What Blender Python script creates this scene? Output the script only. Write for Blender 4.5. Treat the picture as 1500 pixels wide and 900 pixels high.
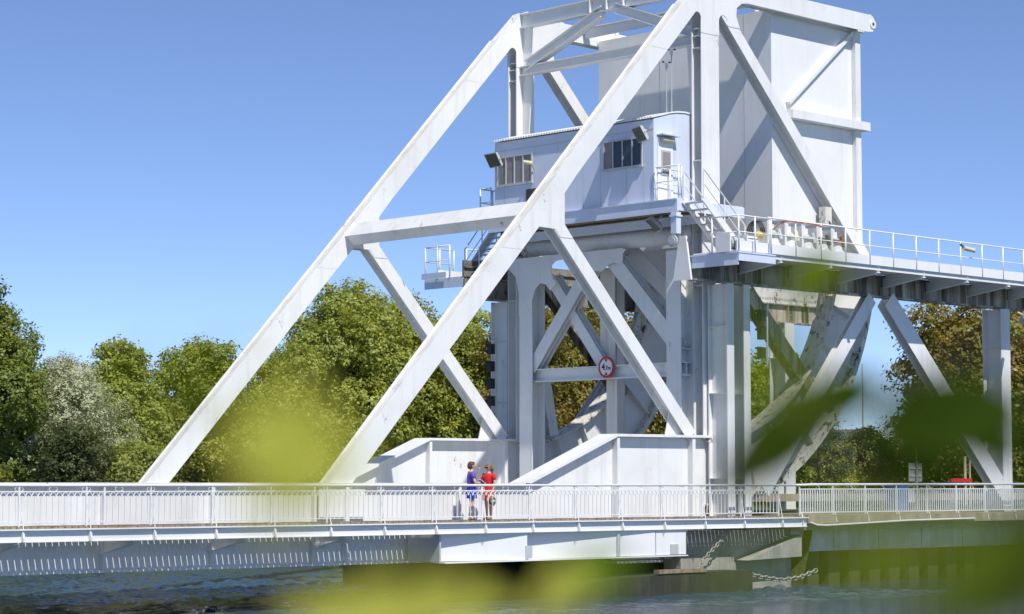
import bpy, bmesh, math, random
import numpy as np
from mathutils import Vector, Matrix

random.seed(7)
scene = bpy.context.scene
for o in list(bpy.data.objects):
    bpy.data.objects.remove(o)
COL = scene.collection
R = math.radians

# ------------------------------------------------------------------ camera, sky, sun, exposure
cd = bpy.data.cameras.new("camera")
cam = bpy.data.objects.new("camera", cd)
COL.objects.link(cam)
cam.location = (0, 0, 3.4)
cam.rotation_euler = (R(94.47), 0, R(-44.14))
cd.sensor_width = 36
cd.lens = 80.1
cd.clip_start = 0.05
cd.clip_end = 9000
cd.dof.use_dof = True
cd.dof.focus_distance = 72.0
cd.dof.aperture_fstop = 2.6
scene.camera = cam

world = bpy.data.worlds.new("World")
scene.world = world
world.use_nodes = True
SUN_D = Vector((0.150, 0.575, -0.804)).normalized()      # the way the sunlight travels
el = math.asin(-SUN_D.z)
az = math.atan2(-SUN_D.x, -SUN_D.y)
wn = world.node_tree.nodes
sky = wn.new("ShaderNodeTexSky")
sky.sky_type = 'NISHITA'
sky.sun_disc = False
sky.sun_elevation = el
sky.sun_rotation = az
sky.altitude = 3000
sky.air_density = 0.75
sky.dust_density = 1.3
sky.ozone_density = 5.0
bg = wn["Background"]
bg.inputs["Strength"].default_value = 0.137
tint = wn.new("ShaderNodeMix")
tint.data_type = 'RGBA'
tint.blend_type = 'MULTIPLY'
tint.inputs[0].default_value = 1.0
tint.inputs[7].default_value = (0.96, 0.89, 0.90, 1)
world.node_tree.links.new(sky.outputs["Color"], tint.inputs[6])
world.node_tree.links.new(tint.outputs[2], bg.inputs["Color"])

sd = bpy.data.lights.new("sun", 'SUN')
sd.energy = 3.9
sd.angle = R(0.5)
sd.color = (1.0, 0.95, 0.88)
sun = bpy.data.objects.new("sun", sd)
COL.objects.link(sun)
sun.location = (0, -30, 60)
sun.rotation_euler = SUN_D.to_track_quat('-Z', 'Y').to_euler()

scene.view_settings.view_transform = 'Standard'
scene.view_settings.look = 'None'
scene.view_settings.gamma = 1
scene.view_settings.exposure = 0.34
scene.render.resolution_x = 1024
scene.render.resolution_y = 614

# ------------------------------------------------------------------ materials
def new_mat(name):
    m = bpy.data.materials.new(name)
    m.use_nodes = True
    nt = m.node_tree
    return m, nt, nt.nodes["Principled BSDF"]

def ramp(nt, fac, a, b, ca=(0, 0, 0, 1), cb=(1, 1, 1, 1)):
    r = nt.nodes.new("ShaderNodeValToRGB")
    r.color_ramp.elements[0].position = a
    r.color_ramp.elements[0].color = ca
    r.color_ramp.elements[1].position = b
    r.color_ramp.elements[1].color = cb
    nt.links.new(fac, r.inputs["Fac"])
    return r.outputs["Color"]

def mix(nt, fac, a, b):
    m = nt.nodes.new("ShaderNodeMix")
    m.data_type = 'RGBA'
    for sock, v in ((0, fac), (6, a), (7, b)):
        if hasattr(v, "links") or isinstance(v, bpy.types.NodeSocket):
            nt.links.new(v, m.inputs[sock])
        else:
            m.inputs[sock].default_value = v
    return m.outputs[2]

def noise(nt, scale, stretch=(1, 1, 1), detail=5, rough=0.6, loc=(0, 0, 0)):
    g = nt.nodes.new("ShaderNodeNewGeometry")
    mp = nt.nodes.new("ShaderNodeMapping")
    mp.inputs["Scale"].default_value = stretch
    mp.inputs["Location"].default_value = loc
    nt.links.new(g.outputs["Position"], mp.inputs["Vector"])
    n = nt.nodes.new("ShaderNodeTexNoise")
    n.inputs["Scale"].default_value = scale
    n.inputs["Detail"].default_value = detail
    n.inputs["Roughness"].default_value = rough
    nt.links.new(mp.outputs["Vector"], n.inputs["Vector"])
    return n.outputs["Fac"]

def bump(nt, bsdf, h, strength=0.3, dist=0.02):
    b = nt.nodes.new("ShaderNodeBump")
    b.inputs["Strength"].default_value = strength
    b.inputs["Distance"].default_value = dist
    nt.links.new(h, b.inputs["Height"])
    nt.links.new(b.outputs["Normal"], bsdf.inputs["Normal"])

def paint(name, base=(0.80, 0.81, 0.80), dirt=0.35, streak=0.3, rust=0.25, rough=0.42, moss=0.0, dirtcol=(0.42, 0.40, 0.35, 1), runs=0.0):
    """weathered painted steel: cloudy dirt, vertical run marks, rust specks, moss"""
    m, nt, b = new_mat(name)
    base = (*base, 1)
    c = mix(nt, ramp(nt, noise(nt, 0.55, detail=7), 0.45, 0.85, cb=(dirt,) * 3 + (1,)), base, dirtcol)
    if streak:
        s = ramp(nt, noise(nt, 1.0, (2.6, 2.6, 0.16), 6, 0.65), 0.52 - runs, 0.75 - runs, cb=(streak,) * 3 + (1,))
        c = mix(nt, s, c, (0.20, 0.18, 0.14, 1) if not runs else (0.07, 0.06, 0.045, 1))
    if moss:
        s = ramp(nt, noise(nt, 4.2, (1, 1, 0.6), 10, 0.82, (3, 1, 7)), 0.53, 0.58, cb=(min(1, moss),) * 3 + (1,))
        c = mix(nt, s, c, (0.030, 0.028, 0.024, 1))
    if rust:
        s = ramp(nt, noise(nt, 1.9, (1, 1, 0.45), 9, 0.78, (9, 4, 2)), 0.632, 0.668, cb=(rust,) * 3 + (1,))
        c = mix(nt, s, c, (0.22, 0.085, 0.03, 1))
    nt.links.new(c, b.inputs["Base Color"])
    b.inputs["Roughness"].default_value = rough
    bump(nt, b, noise(nt, 0.9, detail=3), 0.25, 0.03)
    return m

def plain(name, col, rough=0.5, metal=0.0, var=0.25, scale=4.0):
    m, nt, b = new_mat(name)
    dark = tuple(v * (1 - var) for v in col)
    c = mix(nt, ramp(nt, noise(nt, scale), 0.35, 0.65), (*dark, 1), (*col, 1))
    nt.links.new(c, b.inputs["Base Color"])
    b.inputs["Roughness"].default_value = rough
    b.inputs["Metallic"].default_value = metal
    return m

def leafmat(name, a, b_, c_, trans=0.35, rough=0.5):
    """leaves: colour varies leaf by leaf and in big patches"""
    m, nt, b = new_mat(name)
    g = nt.nodes.new("ShaderNodeNewGeometry")
    col = mix(nt, g.outputs["Random Per Island"], (*a, 1), (*b_, 1))
    col = mix(nt, ramp(nt, noise(nt, 0.45, detail=4), 0.45, 0.7, cb=(0.75,) * 3 + (1,)), col, (*c_, 1))
    nt.links.new(col, b.inputs["Base Color"])
    b.inputs["Roughness"].default_value = rough
    t = nt.nodes.new("ShaderNodeBsdfTranslucent")
    tc = mix(nt, 0.5, col, (b_[0] * 1.8, b_[1] * 1.6, b_[2] * 0.6, 1))
    nt.links.new(tc, t.inputs["Color"])
    mx = nt.nodes.new("ShaderNodeMixShader")
    mx.inputs[0].default_value = trans
    nt.links.new(b.outputs[0], mx.inputs[1])
    nt.links.new(t.outputs[0], mx.inputs[2])
    nt.links.new(mx.outputs[0], nt.nodes["Material Output"].inputs["Surface"])
    return m

M = {}
M['white'] = paint("white_steel_paint", rust=0.8, dirt=0.34, streak=0.22)
M['pump'] = paint('pump_paint', base=(0.74, 0.75, 0.73), dirt=0.4, streak=0.5, rust=0.2, dirtcol=(0.35, 0.35, 0.34, 1))
M['clean'] = paint("clean_white_paint", rust=0.0, dirt=0.18, streak=0.08)
M['grimy'] = paint("grimy_white_paint", base=(0.62, 0.56, 0.44), dirt=0.85, streak=1.0, rust=0.4, dirtcol=(0.16, 0.14, 0.10, 1), runs=0.16)
M['grime_shade'] = paint("grimy_shade_dark_steel", base=(0.30, 0.28, 0.25), dirt=0.9, streak=1.0, rust=0.2, moss=1.0, dirtcol=(0.05, 0.045, 0.04, 1))  # black grime, with the far beam's shade mixed into the colour
M['stained'] = paint("stained_white_paint", base=(0.74, 0.73, 0.68), dirt=0.6, streak=0.45, rust=0.6, dirtcol=(0.52, 0.46, 0.34, 1))
M['mossy'] = paint("mossy_white_paint", base=(0.74, 0.72, 0.64), dirt=0.6, streak=0.2, rust=0.6, moss=1.0)
M['cw'] = paint("counterweight_paint", base=(0.80, 0.81, 0.81), dirt=0.2, streak=0.14, rust=0.10)
M['cabin'] = paint("cabin_paint_sky_tint", base=(0.64, 0.70, 0.84), dirt=0.25, streak=0.16, rust=0.06)  # bluish base carries the skylight of the shaded faces
M['greysteel'] = paint("grey_steel", base=(0.50, 0.53, 0.55), dirt=0.5, streak=0.3, rust=0.2)
M['black'] = plain("black_plastic", (0.02, 0.02, 0.022), 0.5)
M['darkgrey'] = plain("dark_grey_metal", (0.08, 0.085, 0.09), 0.5)
M['glass'] = plain("dark_window_glass", (0.05, 0.06, 0.08), 0.12, var=0.3)
M['mesh'] = plain("dusty_window_mesh", (0.30, 0.28, 0.27), 0.6)
M['lens'] = plain("floodlight_lens", (0.13, 0.12, 0.09), 0.3)
M['yellow'] = plain("yellow_plastic", (0.80, 0.52, 0.06), 0.5)
M['cream'] = plain("cream_plastic", (0.72, 0.66, 0.45), 0.5)
M['orange'] = plain("orange_hose_rubber", (0.70, 0.20, 0.08), 0.6)
M['rustbrown'] = plain("rust_brown", (0.22, 0.10, 0.05), 0.8)
M['red'] = plain("sign_red", (0.55, 0.02, 0.03), 0.4, var=0.1)
M['signwhite'] = plain("sign_white", (0.80, 0.80, 0.80), 0.4, var=0.05)
M['blue'] = plain("blue_plastic", (0.02, 0.20, 0.65), 0.4)
M['ply'] = plain("weathered_plywood", (0.36, 0.29, 0.20), 0.8, var=0.45, scale=3)
M['wood'] = plain("weathered_planks", (0.32, 0.25, 0.17), 0.85, var=0.5, scale=6)
M['chain'] = plain("galvanised_chain", (0.45, 0.43, 0.38), 0.6, 0.3)
M['bark'] = plain("bark", (0.13, 0.10, 0.07), 0.9, var=0.5)

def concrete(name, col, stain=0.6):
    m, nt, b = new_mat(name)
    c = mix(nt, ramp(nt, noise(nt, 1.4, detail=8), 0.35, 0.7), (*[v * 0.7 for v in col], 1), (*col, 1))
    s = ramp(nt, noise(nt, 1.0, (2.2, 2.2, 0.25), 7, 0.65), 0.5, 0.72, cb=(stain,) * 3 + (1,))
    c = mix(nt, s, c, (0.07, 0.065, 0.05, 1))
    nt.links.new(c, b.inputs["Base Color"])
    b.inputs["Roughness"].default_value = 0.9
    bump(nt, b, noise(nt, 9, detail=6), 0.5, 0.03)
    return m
M['conc'] = concrete("pale_concrete", (0.40, 0.38, 0.34))
M['concpanel'] = concrete("brightened_concrete_panel", (0.72, 0.73, 0.72), 0.3)  # base raised to stand for light the water throws on shaded panels
M['concdark'] = concrete("dark_concrete", (0.035, 0.036, 0.028), 0.8)  # near-black base for pier, fender and backing wall
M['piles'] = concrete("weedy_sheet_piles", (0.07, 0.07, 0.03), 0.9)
M['kerb'] = concrete("brown_stained_coping", (0.42, 0.36, 0.28), 0.5)
M['asphalt'] = plain("asphalt", (0.055, 0.055, 0.055), 0.9)

def grass_mat():
    m, nt, b = new_mat("grass_ground")
    c = mix(nt, ramp(nt, noise(nt, 0.25, detail=8), 0.35, 0.7), (0.05, 0.075, 0.02, 1), (0.12, 0.13, 0.045, 1))
    nt.links.new(c, b.inputs["Base Color"])
    b.inputs["Roughness"].default_value = 0.95
    bump(nt, b, noise(nt, 4, detail=6), 0.8, 0.1)
    return m
M['grass'] = grass_mat()

def water_mat():
    m, nt, b = new_mat("canal_water")
    b.inputs["Base Color"].default_value = (0.040, 0.078, 0.115, 1)
    b.inputs["Roughness"].default_value = 0.06
    b.inputs["IOR"].default_value = 1.33
    n1 = noise(nt, 5.0, (1.0, 1.0, 1), 4, 0.6)
    n2 = noise(nt, 0.35, (1, 0.8, 1), 2, 0.5, (4, 2, 0))
    add = nt.nodes.new("ShaderNodeMath")
    add.operation = 'MULTIPLY_ADD'
    nt.links.new(n2, add.inputs[0])
    add.inputs[1].default_value = 1.2
    nt.links.new(n1, add.inputs[2])
    bump(nt, b, add.outputs[0], 0.5, 0.05)
    return m
M['water'] = water_mat()

# ------------------------------------------------------------------ mesh helpers
class MB:
    def __init__(s):
        s.v, s.f = [], []
    def add(s, vs, fs):
        n = len(s.v)
        s.v += [tuple(p) for p in vs]
        s.f += [tuple(i + n for i in f) for f in fs]
        return s
    def box(s, x0, x1, y0, y1, z0, z1):
        vs = [(x, y, z) for z in (z0, z1) for (x, y) in ((x0, y0), (x1, y0), (x1, y1), (x0, y1))]
        return s.add(vs, [(3, 2, 1, 0), (4, 5, 6, 7), (0, 1, 5, 4), (1, 2, 6, 5), (2, 3, 7, 6), (3, 0, 4, 7)])
    def prism(s, poly, a, b, axis):
        """polygon extruded between a and b along an axis; poly is in the two other axes"""
        n = len(poly)
        def mk(p, t):
            if axis == 'y': return (p[0], t, p[1])
            if axis == 'x': return (t, p[0], p[1])
            return (p[0], p[1], t)
        vs = [mk(p, a) for p in poly] + [mk(p, b) for p in poly]
        fs = [tuple(range(n)), tuple(range(2 * n - 1, n - 1, -1))]
        fs += [(i, i + n, (i + 1) % n + n, (i + 1) % n) for i in range(n)]
        return s.add(vs, fs)
    def beam(s, p, q, w, h, side=(0, 1, 0)):
        """rectangular bar from p to q; w along side, h across"""
        p, q = Vector(p), Vector(q)
        d = (q - p).normalized()
        a = Vector(side)
        a = a - d * a.dot(d)
        if a.length < 1e-5:
            a = Vector((1, 0, 0)) - d * d.x
        a.normalize()
        b = d.cross(a)
        vs = [c + a * (i * w / 2) + b * (j * h / 2) for c in (p, q) for (i, j) in ((-1, -1), (1, -1), (1, 1), (-1, 1))]
        return s.add(vs, [(3, 2, 1, 0), (4, 5, 6, 7), (0, 1, 5, 4), (1, 2, 6, 5), (2, 3, 7, 6), (3, 0, 4, 7)])
    def tube(s, pts, r, n=8, cap=True):
        pts = [Vector(p) for p in pts]
        rs = r if isinstance(r, (list, tuple)) else [r] * len(pts)
        vs, fs = [], []
        ref = Vector((0, 0, 1))
        for i, p in enumerate(pts):
            d = (pts[min(i + 1, len(pts) - 1)] - pts[max(i - 1, 0)])
            d = d.normalized() if d.length > 1e-9 else Vector((0, 0, 1))
            a = ref - d * ref.dot(d)
            if a.length < 1e-3:
                a = Vector((1, 0, 0)) - d * d.x
            a.normalize()
            b = d.cross(a)
            for k in range(n):
                t = 2 * math.pi * k / n
                vs.append(p + (a * math.cos(t) + b * math.sin(t)) * rs[i])
        for i in range(len(pts) - 1):
            for k in range(n):
                fs.append((i * n + k, i * n + (k + 1) % n, (i + 1) * n + (k + 1) % n, (i + 1) * n + k))
        if cap:
            fs.append(tuple(range(n - 1, -1, -1)))
            fs.append(tuple(range((len(pts) - 1) * n, len(pts) * n)))
        return s.add(vs, fs)
    def loft(s, rings):
        n = len(rings[0])
        vs = [p for r in rings for p in r]
        fs = []
        for i in range(len(rings) - 1):
            for k in range(n):
                fs.append((i * n + k, i * n + (k + 1) % n, (i + 1) * n + (k + 1) % n, (i + 1) * n + k))
        fs.append(tuple(range(n - 1, -1, -1)))
        fs.append(tuple(range((len(rings) - 1) * n, len(rings) * n)))
        return s.add(vs, fs)
    def ell(s, c, rx, ry, rz, n=12, m=8):
        rings = []
        for j in range(m + 1):
            t = -math.pi / 2 + math.pi * (0.02 + 0.96 * j / m)
            rings.append([(c[0] + rx * math.cos(t) * math.cos(2 * math.pi * k / n), c[1] + ry * math.cos(t) * math.sin(2 * math.pi * k / n), c[2] + rz * math.sin(t)) for k in range(n)])
        return s.loft(rings)
    def mesh(s, name, off=(0, 0, 0)):
        me = bpy.data.meshes.new(name)
        me.from_pydata([(x - off[0], y - off[1], z - off[2]) for x, y, z in s.v], [], s.f)
        bm = bmesh.new()
        bm.from_mesh(me)
        bmesh.ops.recalc_face_normals(bm, faces=bm.faces)
        bm.to_mesh(me)
        bm.free()
        return me

def wloc(o):
    v = Vector((0, 0, 0))
    while o is not None:
        v = v + o.location
        o = o.parent
    return v

def part(name, mb, mat, parent=None, label=None, smooth=False, kind=None):
    """one mesh object out of world-space geometry, under its thing"""
    off = wloc(parent) if parent else (0, 0, 0)
    me = mb.mesh(name, off)
    me.materials.append(M[mat] if isinstance(mat, str) else mat)
    if smooth:
        for p in me.polygons:
            p.use_smooth = True
    o = bpy.data.objects.new(name, me)
    COL.objects.link(o)
    o.parent = parent
    if label: o['label'] = label
    if kind: o['kind'] = kind
    return o

def tag(o, label, cat, group=None):
    o['label'] = label
    o['category'] = cat
    if group: o['group'] = group
    return o

def thing(name, label, cat, loc, group=None):
    o = bpy.data.objects.new(name, None)
    COL.objects.link(o)
    o.location = loc
    return tag(o, label, cat, group)

def one(name, mb, mat, label, cat, loc, group=None, smooth=False):
    """a thing that is a single mesh, its origin at loc"""
    me = mb.mesh(name, loc)
    me.materials.append(M[mat] if isinstance(mat, str) else mat)
    if smooth:
        for p in me.polygons: p.use_smooth = True
    o = bpy.data.objects.new(name, me)
    COL.objects.link(o)
    o.location = loc
    return tag(o, label, cat, group)

def structure(name, mb, mat):
    o = part(name, mb, mat)
    o['kind'] = 'structure'
    return o

def dup_part(o, off, parent):
    c = o.copy()
    COL.objects.link(c)
    c.parent = parent
    c.location = Vector(o.location) + Vector(off)
    for ch in [k for k in bpy.data.objects if k.parent == o]:
        dup_part(ch, (0, 0, 0), c)
    return c

def copy_tree(root, loc, label=None):
    r = root.copy()
    COL.objects.link(r)
    r.location = loc
    if label: r['label'] = label
    for ch in [k for k in bpy.data.objects if k.parent == root]:
        dup_part(ch, (0, 0, 0), r)
    return r

# ------------------------------------------------------------------ the setting: water, ground, road
def water_sheet():
    """one sheet, finely rippled where the camera sees it and coarse out to the horizon"""
    xs = np.concatenate([[-1500, -300, -60, 0, 15], np.arange(24, 64.01, .17), [70, 100, 400, 3000]])
    ys = np.concatenate([[-1500, -300, -60, 0, 20, 34], np.arange(40, 84.01, .17), [92, 110, 160, 400, 3000]])
    gx, gy = np.meshgrid(xs, ys, indexing='ij')
    rng = np.random.default_rng(4)
    z = np.zeros_like(gx)
    for k in range(46):
        wl = .48 * (2.7 ** rng.random())
        th = R(200) + rng.normal() * .75
        z += .0076 * wl ** .5 * np.sin((gx * math.cos(th) + gy * math.sin(th)) * 2 * math.pi / wl + rng.random() * 6.28)
    fade = np.clip(np.minimum(np.minimum(gx - 25, 63 - gx), np.minimum(gy - 41, 83 - gy)) / 3, 0, 1)
    z *= fade * (.75 + .45 * np.sin(gx * .21 + 1) * np.sin(gy * .17))
    n, m_ = gx.shape
    v = np.stack([gx, gy, z], -1).reshape(-1, 3)
    i = np.arange(n * m_).reshape(n, m_)
    f = np.stack([i[:-1, :-1], i[1:, :-1], i[1:, 1:], i[:-1, 1:]], -1).reshape(-1, 4)
    me = bpy.data.meshes.new("water")
    me.from_pydata(v.tolist(), [], f.tolist())
    for q in me.polygons: q.use_smooth = True
    me.materials.append(M['water'])
    o = bpy.data.objects.new("water", me)
    COL.objects.link(o)
    o['kind'] = 'structure'
water_sheet()

g = MB()      # the far bank, a strip that slopes up from the canal and runs to the horizon
edge = [(61.5, 48.6), (61.5, 62.0), (62.5, 72.0), (62.5, 80), (56, 87), (48, 93), (40, 200), (20, 500), (-100, 3000)]
low = [(60.4, 48.5), (60.3, 61.9), (61.0, 71.8), (61.0, 79.2), (55, 85.6), (47, 91.5), (38.5, 199), (18, 499), (-105, 2999)]
right = [(3000, 48.6), (3000, 62.0), (3000, 73.0), (3000, 81), (3000, 90), (3000, 100), (3000, 203), (3000, 510), (3000, 3000)]
vs = [(x, y, -0.8) for x, y in low] + [(x, y, 2.3) for x, y in edge] + [(x, y, 2.3) for x, y in right]
n = len(edge)
fs = []
for i in range(n - 1):
    fs += [(i, i + 1, n + i + 1, n + i), (n + i, n + i + 1, 2 * n + i + 1, 2 * n + i)]
g.add(vs, fs)
structure("ground", g, 'grass')
nb = MB()     # the near bank under the photographer
nb.add([(-800, -60, 1.75), (3, -60, 1.75), (4.5, -60, -0.6), (-800, 400, 1.75), (3, 400, 1.75), (4.5, 400, -0.6), (800, -60, 1.75), (800, -8, 1.75), (3, -8, 1.75), (800, -6.5, -0.6), (4.5, -6.5, -0.6)],
       [(0, 1, 8, 4, 3), (8, 4, 5, 10), (1, 6, 7, 8), (8, 7, 9, 10)])
structure("near_bank", nb, 'grass')
rd = MB().box(61.6, 400, 50.4, 57.9, 2.2, 2.44)
structure("road", rd, 'asphalt')
pv = MB().box(60.2, 400, 48.2, 50.4, 1.9, 2.42)
structure("pavement", pv, 'kerb')

# ------------------------------------------------------------------ the bascule bridge leaf
YN, YF, T = 49.6, 58.45, 0.46
DY = YF - YN
def xR(z): return 41.8 + (z - 3.42) / 1.059
def xL(z): return xR(z) - 0.85
bridge = thing("bascule_bridge", "white steel lifting bridge with tall sloping truss arms and a huge block counterweight", "bridge", (57, 54, 1.2))

def hmember(mb, p, q, w, y0=YN, y1=YN + T, jig=0.0, t=0.035, web=True, stiff=True):
    """open H section lying in an XZ plane: two face plates and the web between them"""
    p, q = Vector((p[0], 0, p[1])), Vector((q[0], 0, q[1]))
    d = (q - p).normalized()
    nrm = Vector((-d.z, 0, d.x))
    for ya, yb in ((y0 + jig, y0 + jig + t), (y1 - jig - t, y1 - jig)):
        poly = [p + nrm * w / 2, q + nrm * w / 2, q - nrm * w / 2, p - nrm * w / 2]
        mb.prism([(v.x, v.z) for v in poly], ya, yb, 'y')
    ym = (y0 + y1) / 2
    if web:
        mb.beam((p.x, ym, p.z), (q.x, ym, q.z), y1 - y0 - 2 * t - 2 * jig - 0.004, t)
    return mb

# near truss, member by member (the far truss copies them)
near = []
def tp(name, mb, mat='white', label=None, smooth=False):
    o = part(name, mb, mat, bridge, label, smooth)
    near.append(o)
    return o
# sloping main arm: a closed box with lips
m = MB()
z0, z1 = 3.46, 19.4
for ya, yb in ((YN, YN + .03), (YN + T - .03, YN + T)):
    m.prism([(xL(z0), z0), (xR(z0), z0), (xR(z1), z1), (xL(z1), z1)], ya, yb, 'y')
m.prism([(xR(z0) - .12, z0), (xR(z0) - .08, z0), (xR(z1) - .08, z1), (xR(z1) - .12, z1)], YN + .032, YN + T - .032, 'y')
md_ = tp("main_diagonal", m)
m = MB().prism([(xL(z0) + .06, z0), (xL(z0) + .10, z0), (xL(z1) + .10, z1), (xL(z1) + .06, z1)], YN + .032, YN + T - .032, 'y')
part("top_cover", m, 'stained', md_)
# vertical post
m = hmember(MB(), (57.40, 4.9), (57.40, 19.6), 0.90, jig=0.006)
for z in (18.4, 18.65, 18.0, 14.2, 10.0):
    m.box(56.98, 57.82, YN + .05, YN + T - .05, z, z + .03)
tp("vertical_post", m)
# rear diagonal
m = hmember(MB(), (58.1, 19.43), (66.0, 11.45), 0.44, jig=0.010)
tp("rear_diagonal", m)
m = MB().box(63.55, 63.9, YN + .01, YN + .3, 9.2, 13.2)
tp("hanger", m, 'mossy')
# counter diagonal
m = hmember(MB(), (49.9, 11.72), (56.36, 5.02), 0.45, jig=0.008)
m.prism([(55.3, 5.03), (56.55, 5.03), (55.55, 6.0)], YN + T / 2 - .02, YN + T / 2 + .02, 'y')
tp("counter_diagonal", m)
# joint gussets with rounded cut-outs
def arc(cx, cz, r, a0, a1, n=8):
    return [(cx + r * math.cos(R(a0 + (a1 - a0) * k / n)), cz + r * math.sin(R(a0 + (a1 - a0) * k / n))) for k in range(n + 1)]
ap = [(xL(17.7), 17.7), (57.2, 20.5), (57.5, 20.62), (58.4, 20.5), (59.4, 20.47), (59.4, 19.84)]
ap += [(59.05, 19.78), (58.8, 19.6), (58.76, 19.3), (58.95, 18.9), (58.32, 18.9)]
ap += arc(58.08, 19.02, .22, -10, 180, 9)
ap += [(57.86, 18.5), (56.94, 18.5)]
ap += arc(56.76, 19.0, .18, 0, 150, 8)
ap += [(xR(17.7), 17.7)]
m = MB()
for ya, yb in ((YN - .006, YN + .028), (YN + T - .028, YN + T + .006)):
    m.prism(ap, ya, yb, 'y')
tp("apex_gusset", m)
jp = [(xL(10.6), 10.6), (xL(13.1), 13.1), (xR(13.1), 13.1), (50.42, 12.5), (50.42, 11.78), (50.42, 11.52), (50.80, 11.1), (50.22, 11.1), (50.02, 11.34), (49.30, 11.36), (xR(10.6), 10.6)]
m = MB()
for ya, yb in ((YN - .006, YN + .028), (YN + T - .028, YN + T + .006)):
    m.prism(jp, ya, yb, 'y')
tp("joint_gusset", m)
# main girder with flanges and stiffeners, down to the lower web
m = MB()
m.box(20, 52.6, YN + .10, YN + .16, 1.22, 3.40)
m.box(20, 48.75, YN - .10, YN + .56, 3.40, 3.465)
m.box(20, 52.6, YN - .08, YN + .46, 1.16, 1.22)
x = 23.0
while x < 41:
    m.box(x, x + .05, YN - .06, YN + .098, 1.222, 3.398)
    x += 3.48
m.box(41.55, 41.68, YN - .06, YN + .098, 1.222, 3.398)
m.box(45.9, 46.0, YN - .06, YN + .098, 1.222, 3.398)
m.box(40.6, 42.3, YN - .012, YN + .02, 2.5, 3.398)
tp("main_girder", m)
# haunch that carries the counter diagonal
hp = [(48.7, 3.40), (52.65, 4.93), (57.22, 4.95), (57.22, 1.0), (52.64, 1.05), (52.64, 3.40)]
m = MB()
m.prism(hp, YN + .10, YN + .16, 'y')
fl = [(48.62, 3.468), (52.62, 5.02), (57.22, 5.04), (57.22, 4.955), (52.66, 4.935), (48.8, 3.45)]
m.prism(fl, YN - .16, YN + .62, 'y')
m.box(52.66, 52.78, YN - .12, YN + .098, 1.05, 4.93)
m.box(56.25, 56.40, YN - .12, YN + .098, 1.05, 4.95)
m.box(52.64, 57.22, YN - .12, YN + .5, .93, .998)
tp("haunch_girder", m)
# rocker: curved rim that rolls on the track
CX, CZ = 57.0, 12.0
def rimpoly(r0, r1, a0, a1, n=30):
    return arc(CX, CZ, r1, a0, a1, n) + arc(CX, CZ, r0, a1, a0, n)
m = MB()
n = 30
for i in range(n):
    a0, a1 = -89.5 + 85 * i / n, -89.5 + 85 * (i + 1) / n
    m.prism([(CX + r * math.cos(R(a)), CZ + r * math.sin(R(a))) for r, a in ((7.2, a0), (9.2, a0), (9.2, a1), (7.2, a1))], YN + .26, YN + .32, 'y')
for a in range(-84, -8, 11):
    m.beam((CX + 7.2 * math.cos(R(a)), YN + .15, CZ + 7.2 * math.sin(R(a))), (CX + 9.18 * math.cos(R(a)), YN + .15, CZ + 9.18 * math.sin(R(a))), .24, .05)
rim = tp("rocker_rim", m)
for nm, r0, r1, ya, yb, mt in (("inner_flange", 7.12, 7.195, YN - .12, YN + .62, 'mossy'), ("rolling_tread", 9.205, 9.40, YN - .04, YN + .66, 'mossy')):
    m = MB()
    for i in range(n):
        a0, a1 = -89.5 + 86 * i / n, -89.5 + 86 * (i + 1) / n
        m.prism([(CX + r * math.cos(R(a)), CZ + r * math.sin(R(a))) for r, a in ((r0, a0), (r1, a0), (r1, a1), (r0, a1))], ya, yb, 'y')
    part(nm, m, mt, rim)
m = hmember(MB(), (57.9, 11.35), (62.7, 6.75), 0.5, jig=0.014)
tp("spoke", m, 'grimy')
m = hmember(MB(), (57.6, 11.2), (58.9, 5.2), 0.45, jig=0.016)
tp("spoke", m)
# top arm over the counterweight
m = MB()
tb = [(58.8, 20.44), (66.25, 20.44), (66.25, 20.47), (66.45, 20.40), (66.58, 20.2), (66.58, 20.02), (66.42, 19.84), (66.1, 19.80), (58.8, 19.84)]
for ya, yb in ((YN - .001, YN + .03), (YN + T - .03, YN + T + .001)):
    m.prism(tb, ya, yb, 'y')
m.box(59.5, 66.0, YN + .032, YN + T - .032, 20.36, 20.40)
m.box(59.5, 66.0, YN + .032, YN + T - .032, 19.90, 19.94)
ta_ = tp("top_arm", m)
m = MB().prism(arc(66.42, 20.12, .17, 0, 342, 19), YN - .03, YN - .003, 'y')
part("pin_boss", m, 'clean', ta_)
m = MB().prism(arc(66.42, 20.12, .06, 0, 324, 9), YN - .04, YN - .031, 'y')
part("pin_hole", m, 'darkgrey', ta_)
m = MB().box(65.76, 66.06, YN + .30, YN + .47, 10.92, 19.80)
tp("rear_post", m)
m = MB().box(61.9, 66.35, YN + .10, YN + .46, 16.2, 16.5)
tp("rear_tie", m)
m = MB().beam((62.0, YN + .39, 16.75), (65.7, YN + .39, 19.75), .16, .12)
tp("diagonal_stiffener", m)
for o in near:
    dup_part(o, (0, DY, 0), bridge)

# counterweight
m = MB()
m.prism([(61.2, 20.0), (65.8, 20.0), (65.8, 10.92), (62.6, 10.92), (61.2, 11.95)], YN + .48, YF - .05, 'y')
part("counterweight", m, 'cw', bridge)
m = MB()
for y in (51.3, 55.3):
    m.box(61.19, 61.197, y, y + .010, 12.0, 19.98)
part("weld_seam", m, 'greysteel', bridge)
for y in (YN + 1.2, 54.4, 57.6):
    m = MB().prism([(61.25, 20.0), (61.55, 20.0), (61.45, 20.28), (61.35, 20.28)], y, y + .06, 'y')
    part("lifting_lug", m, 'white', bridge)

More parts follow.
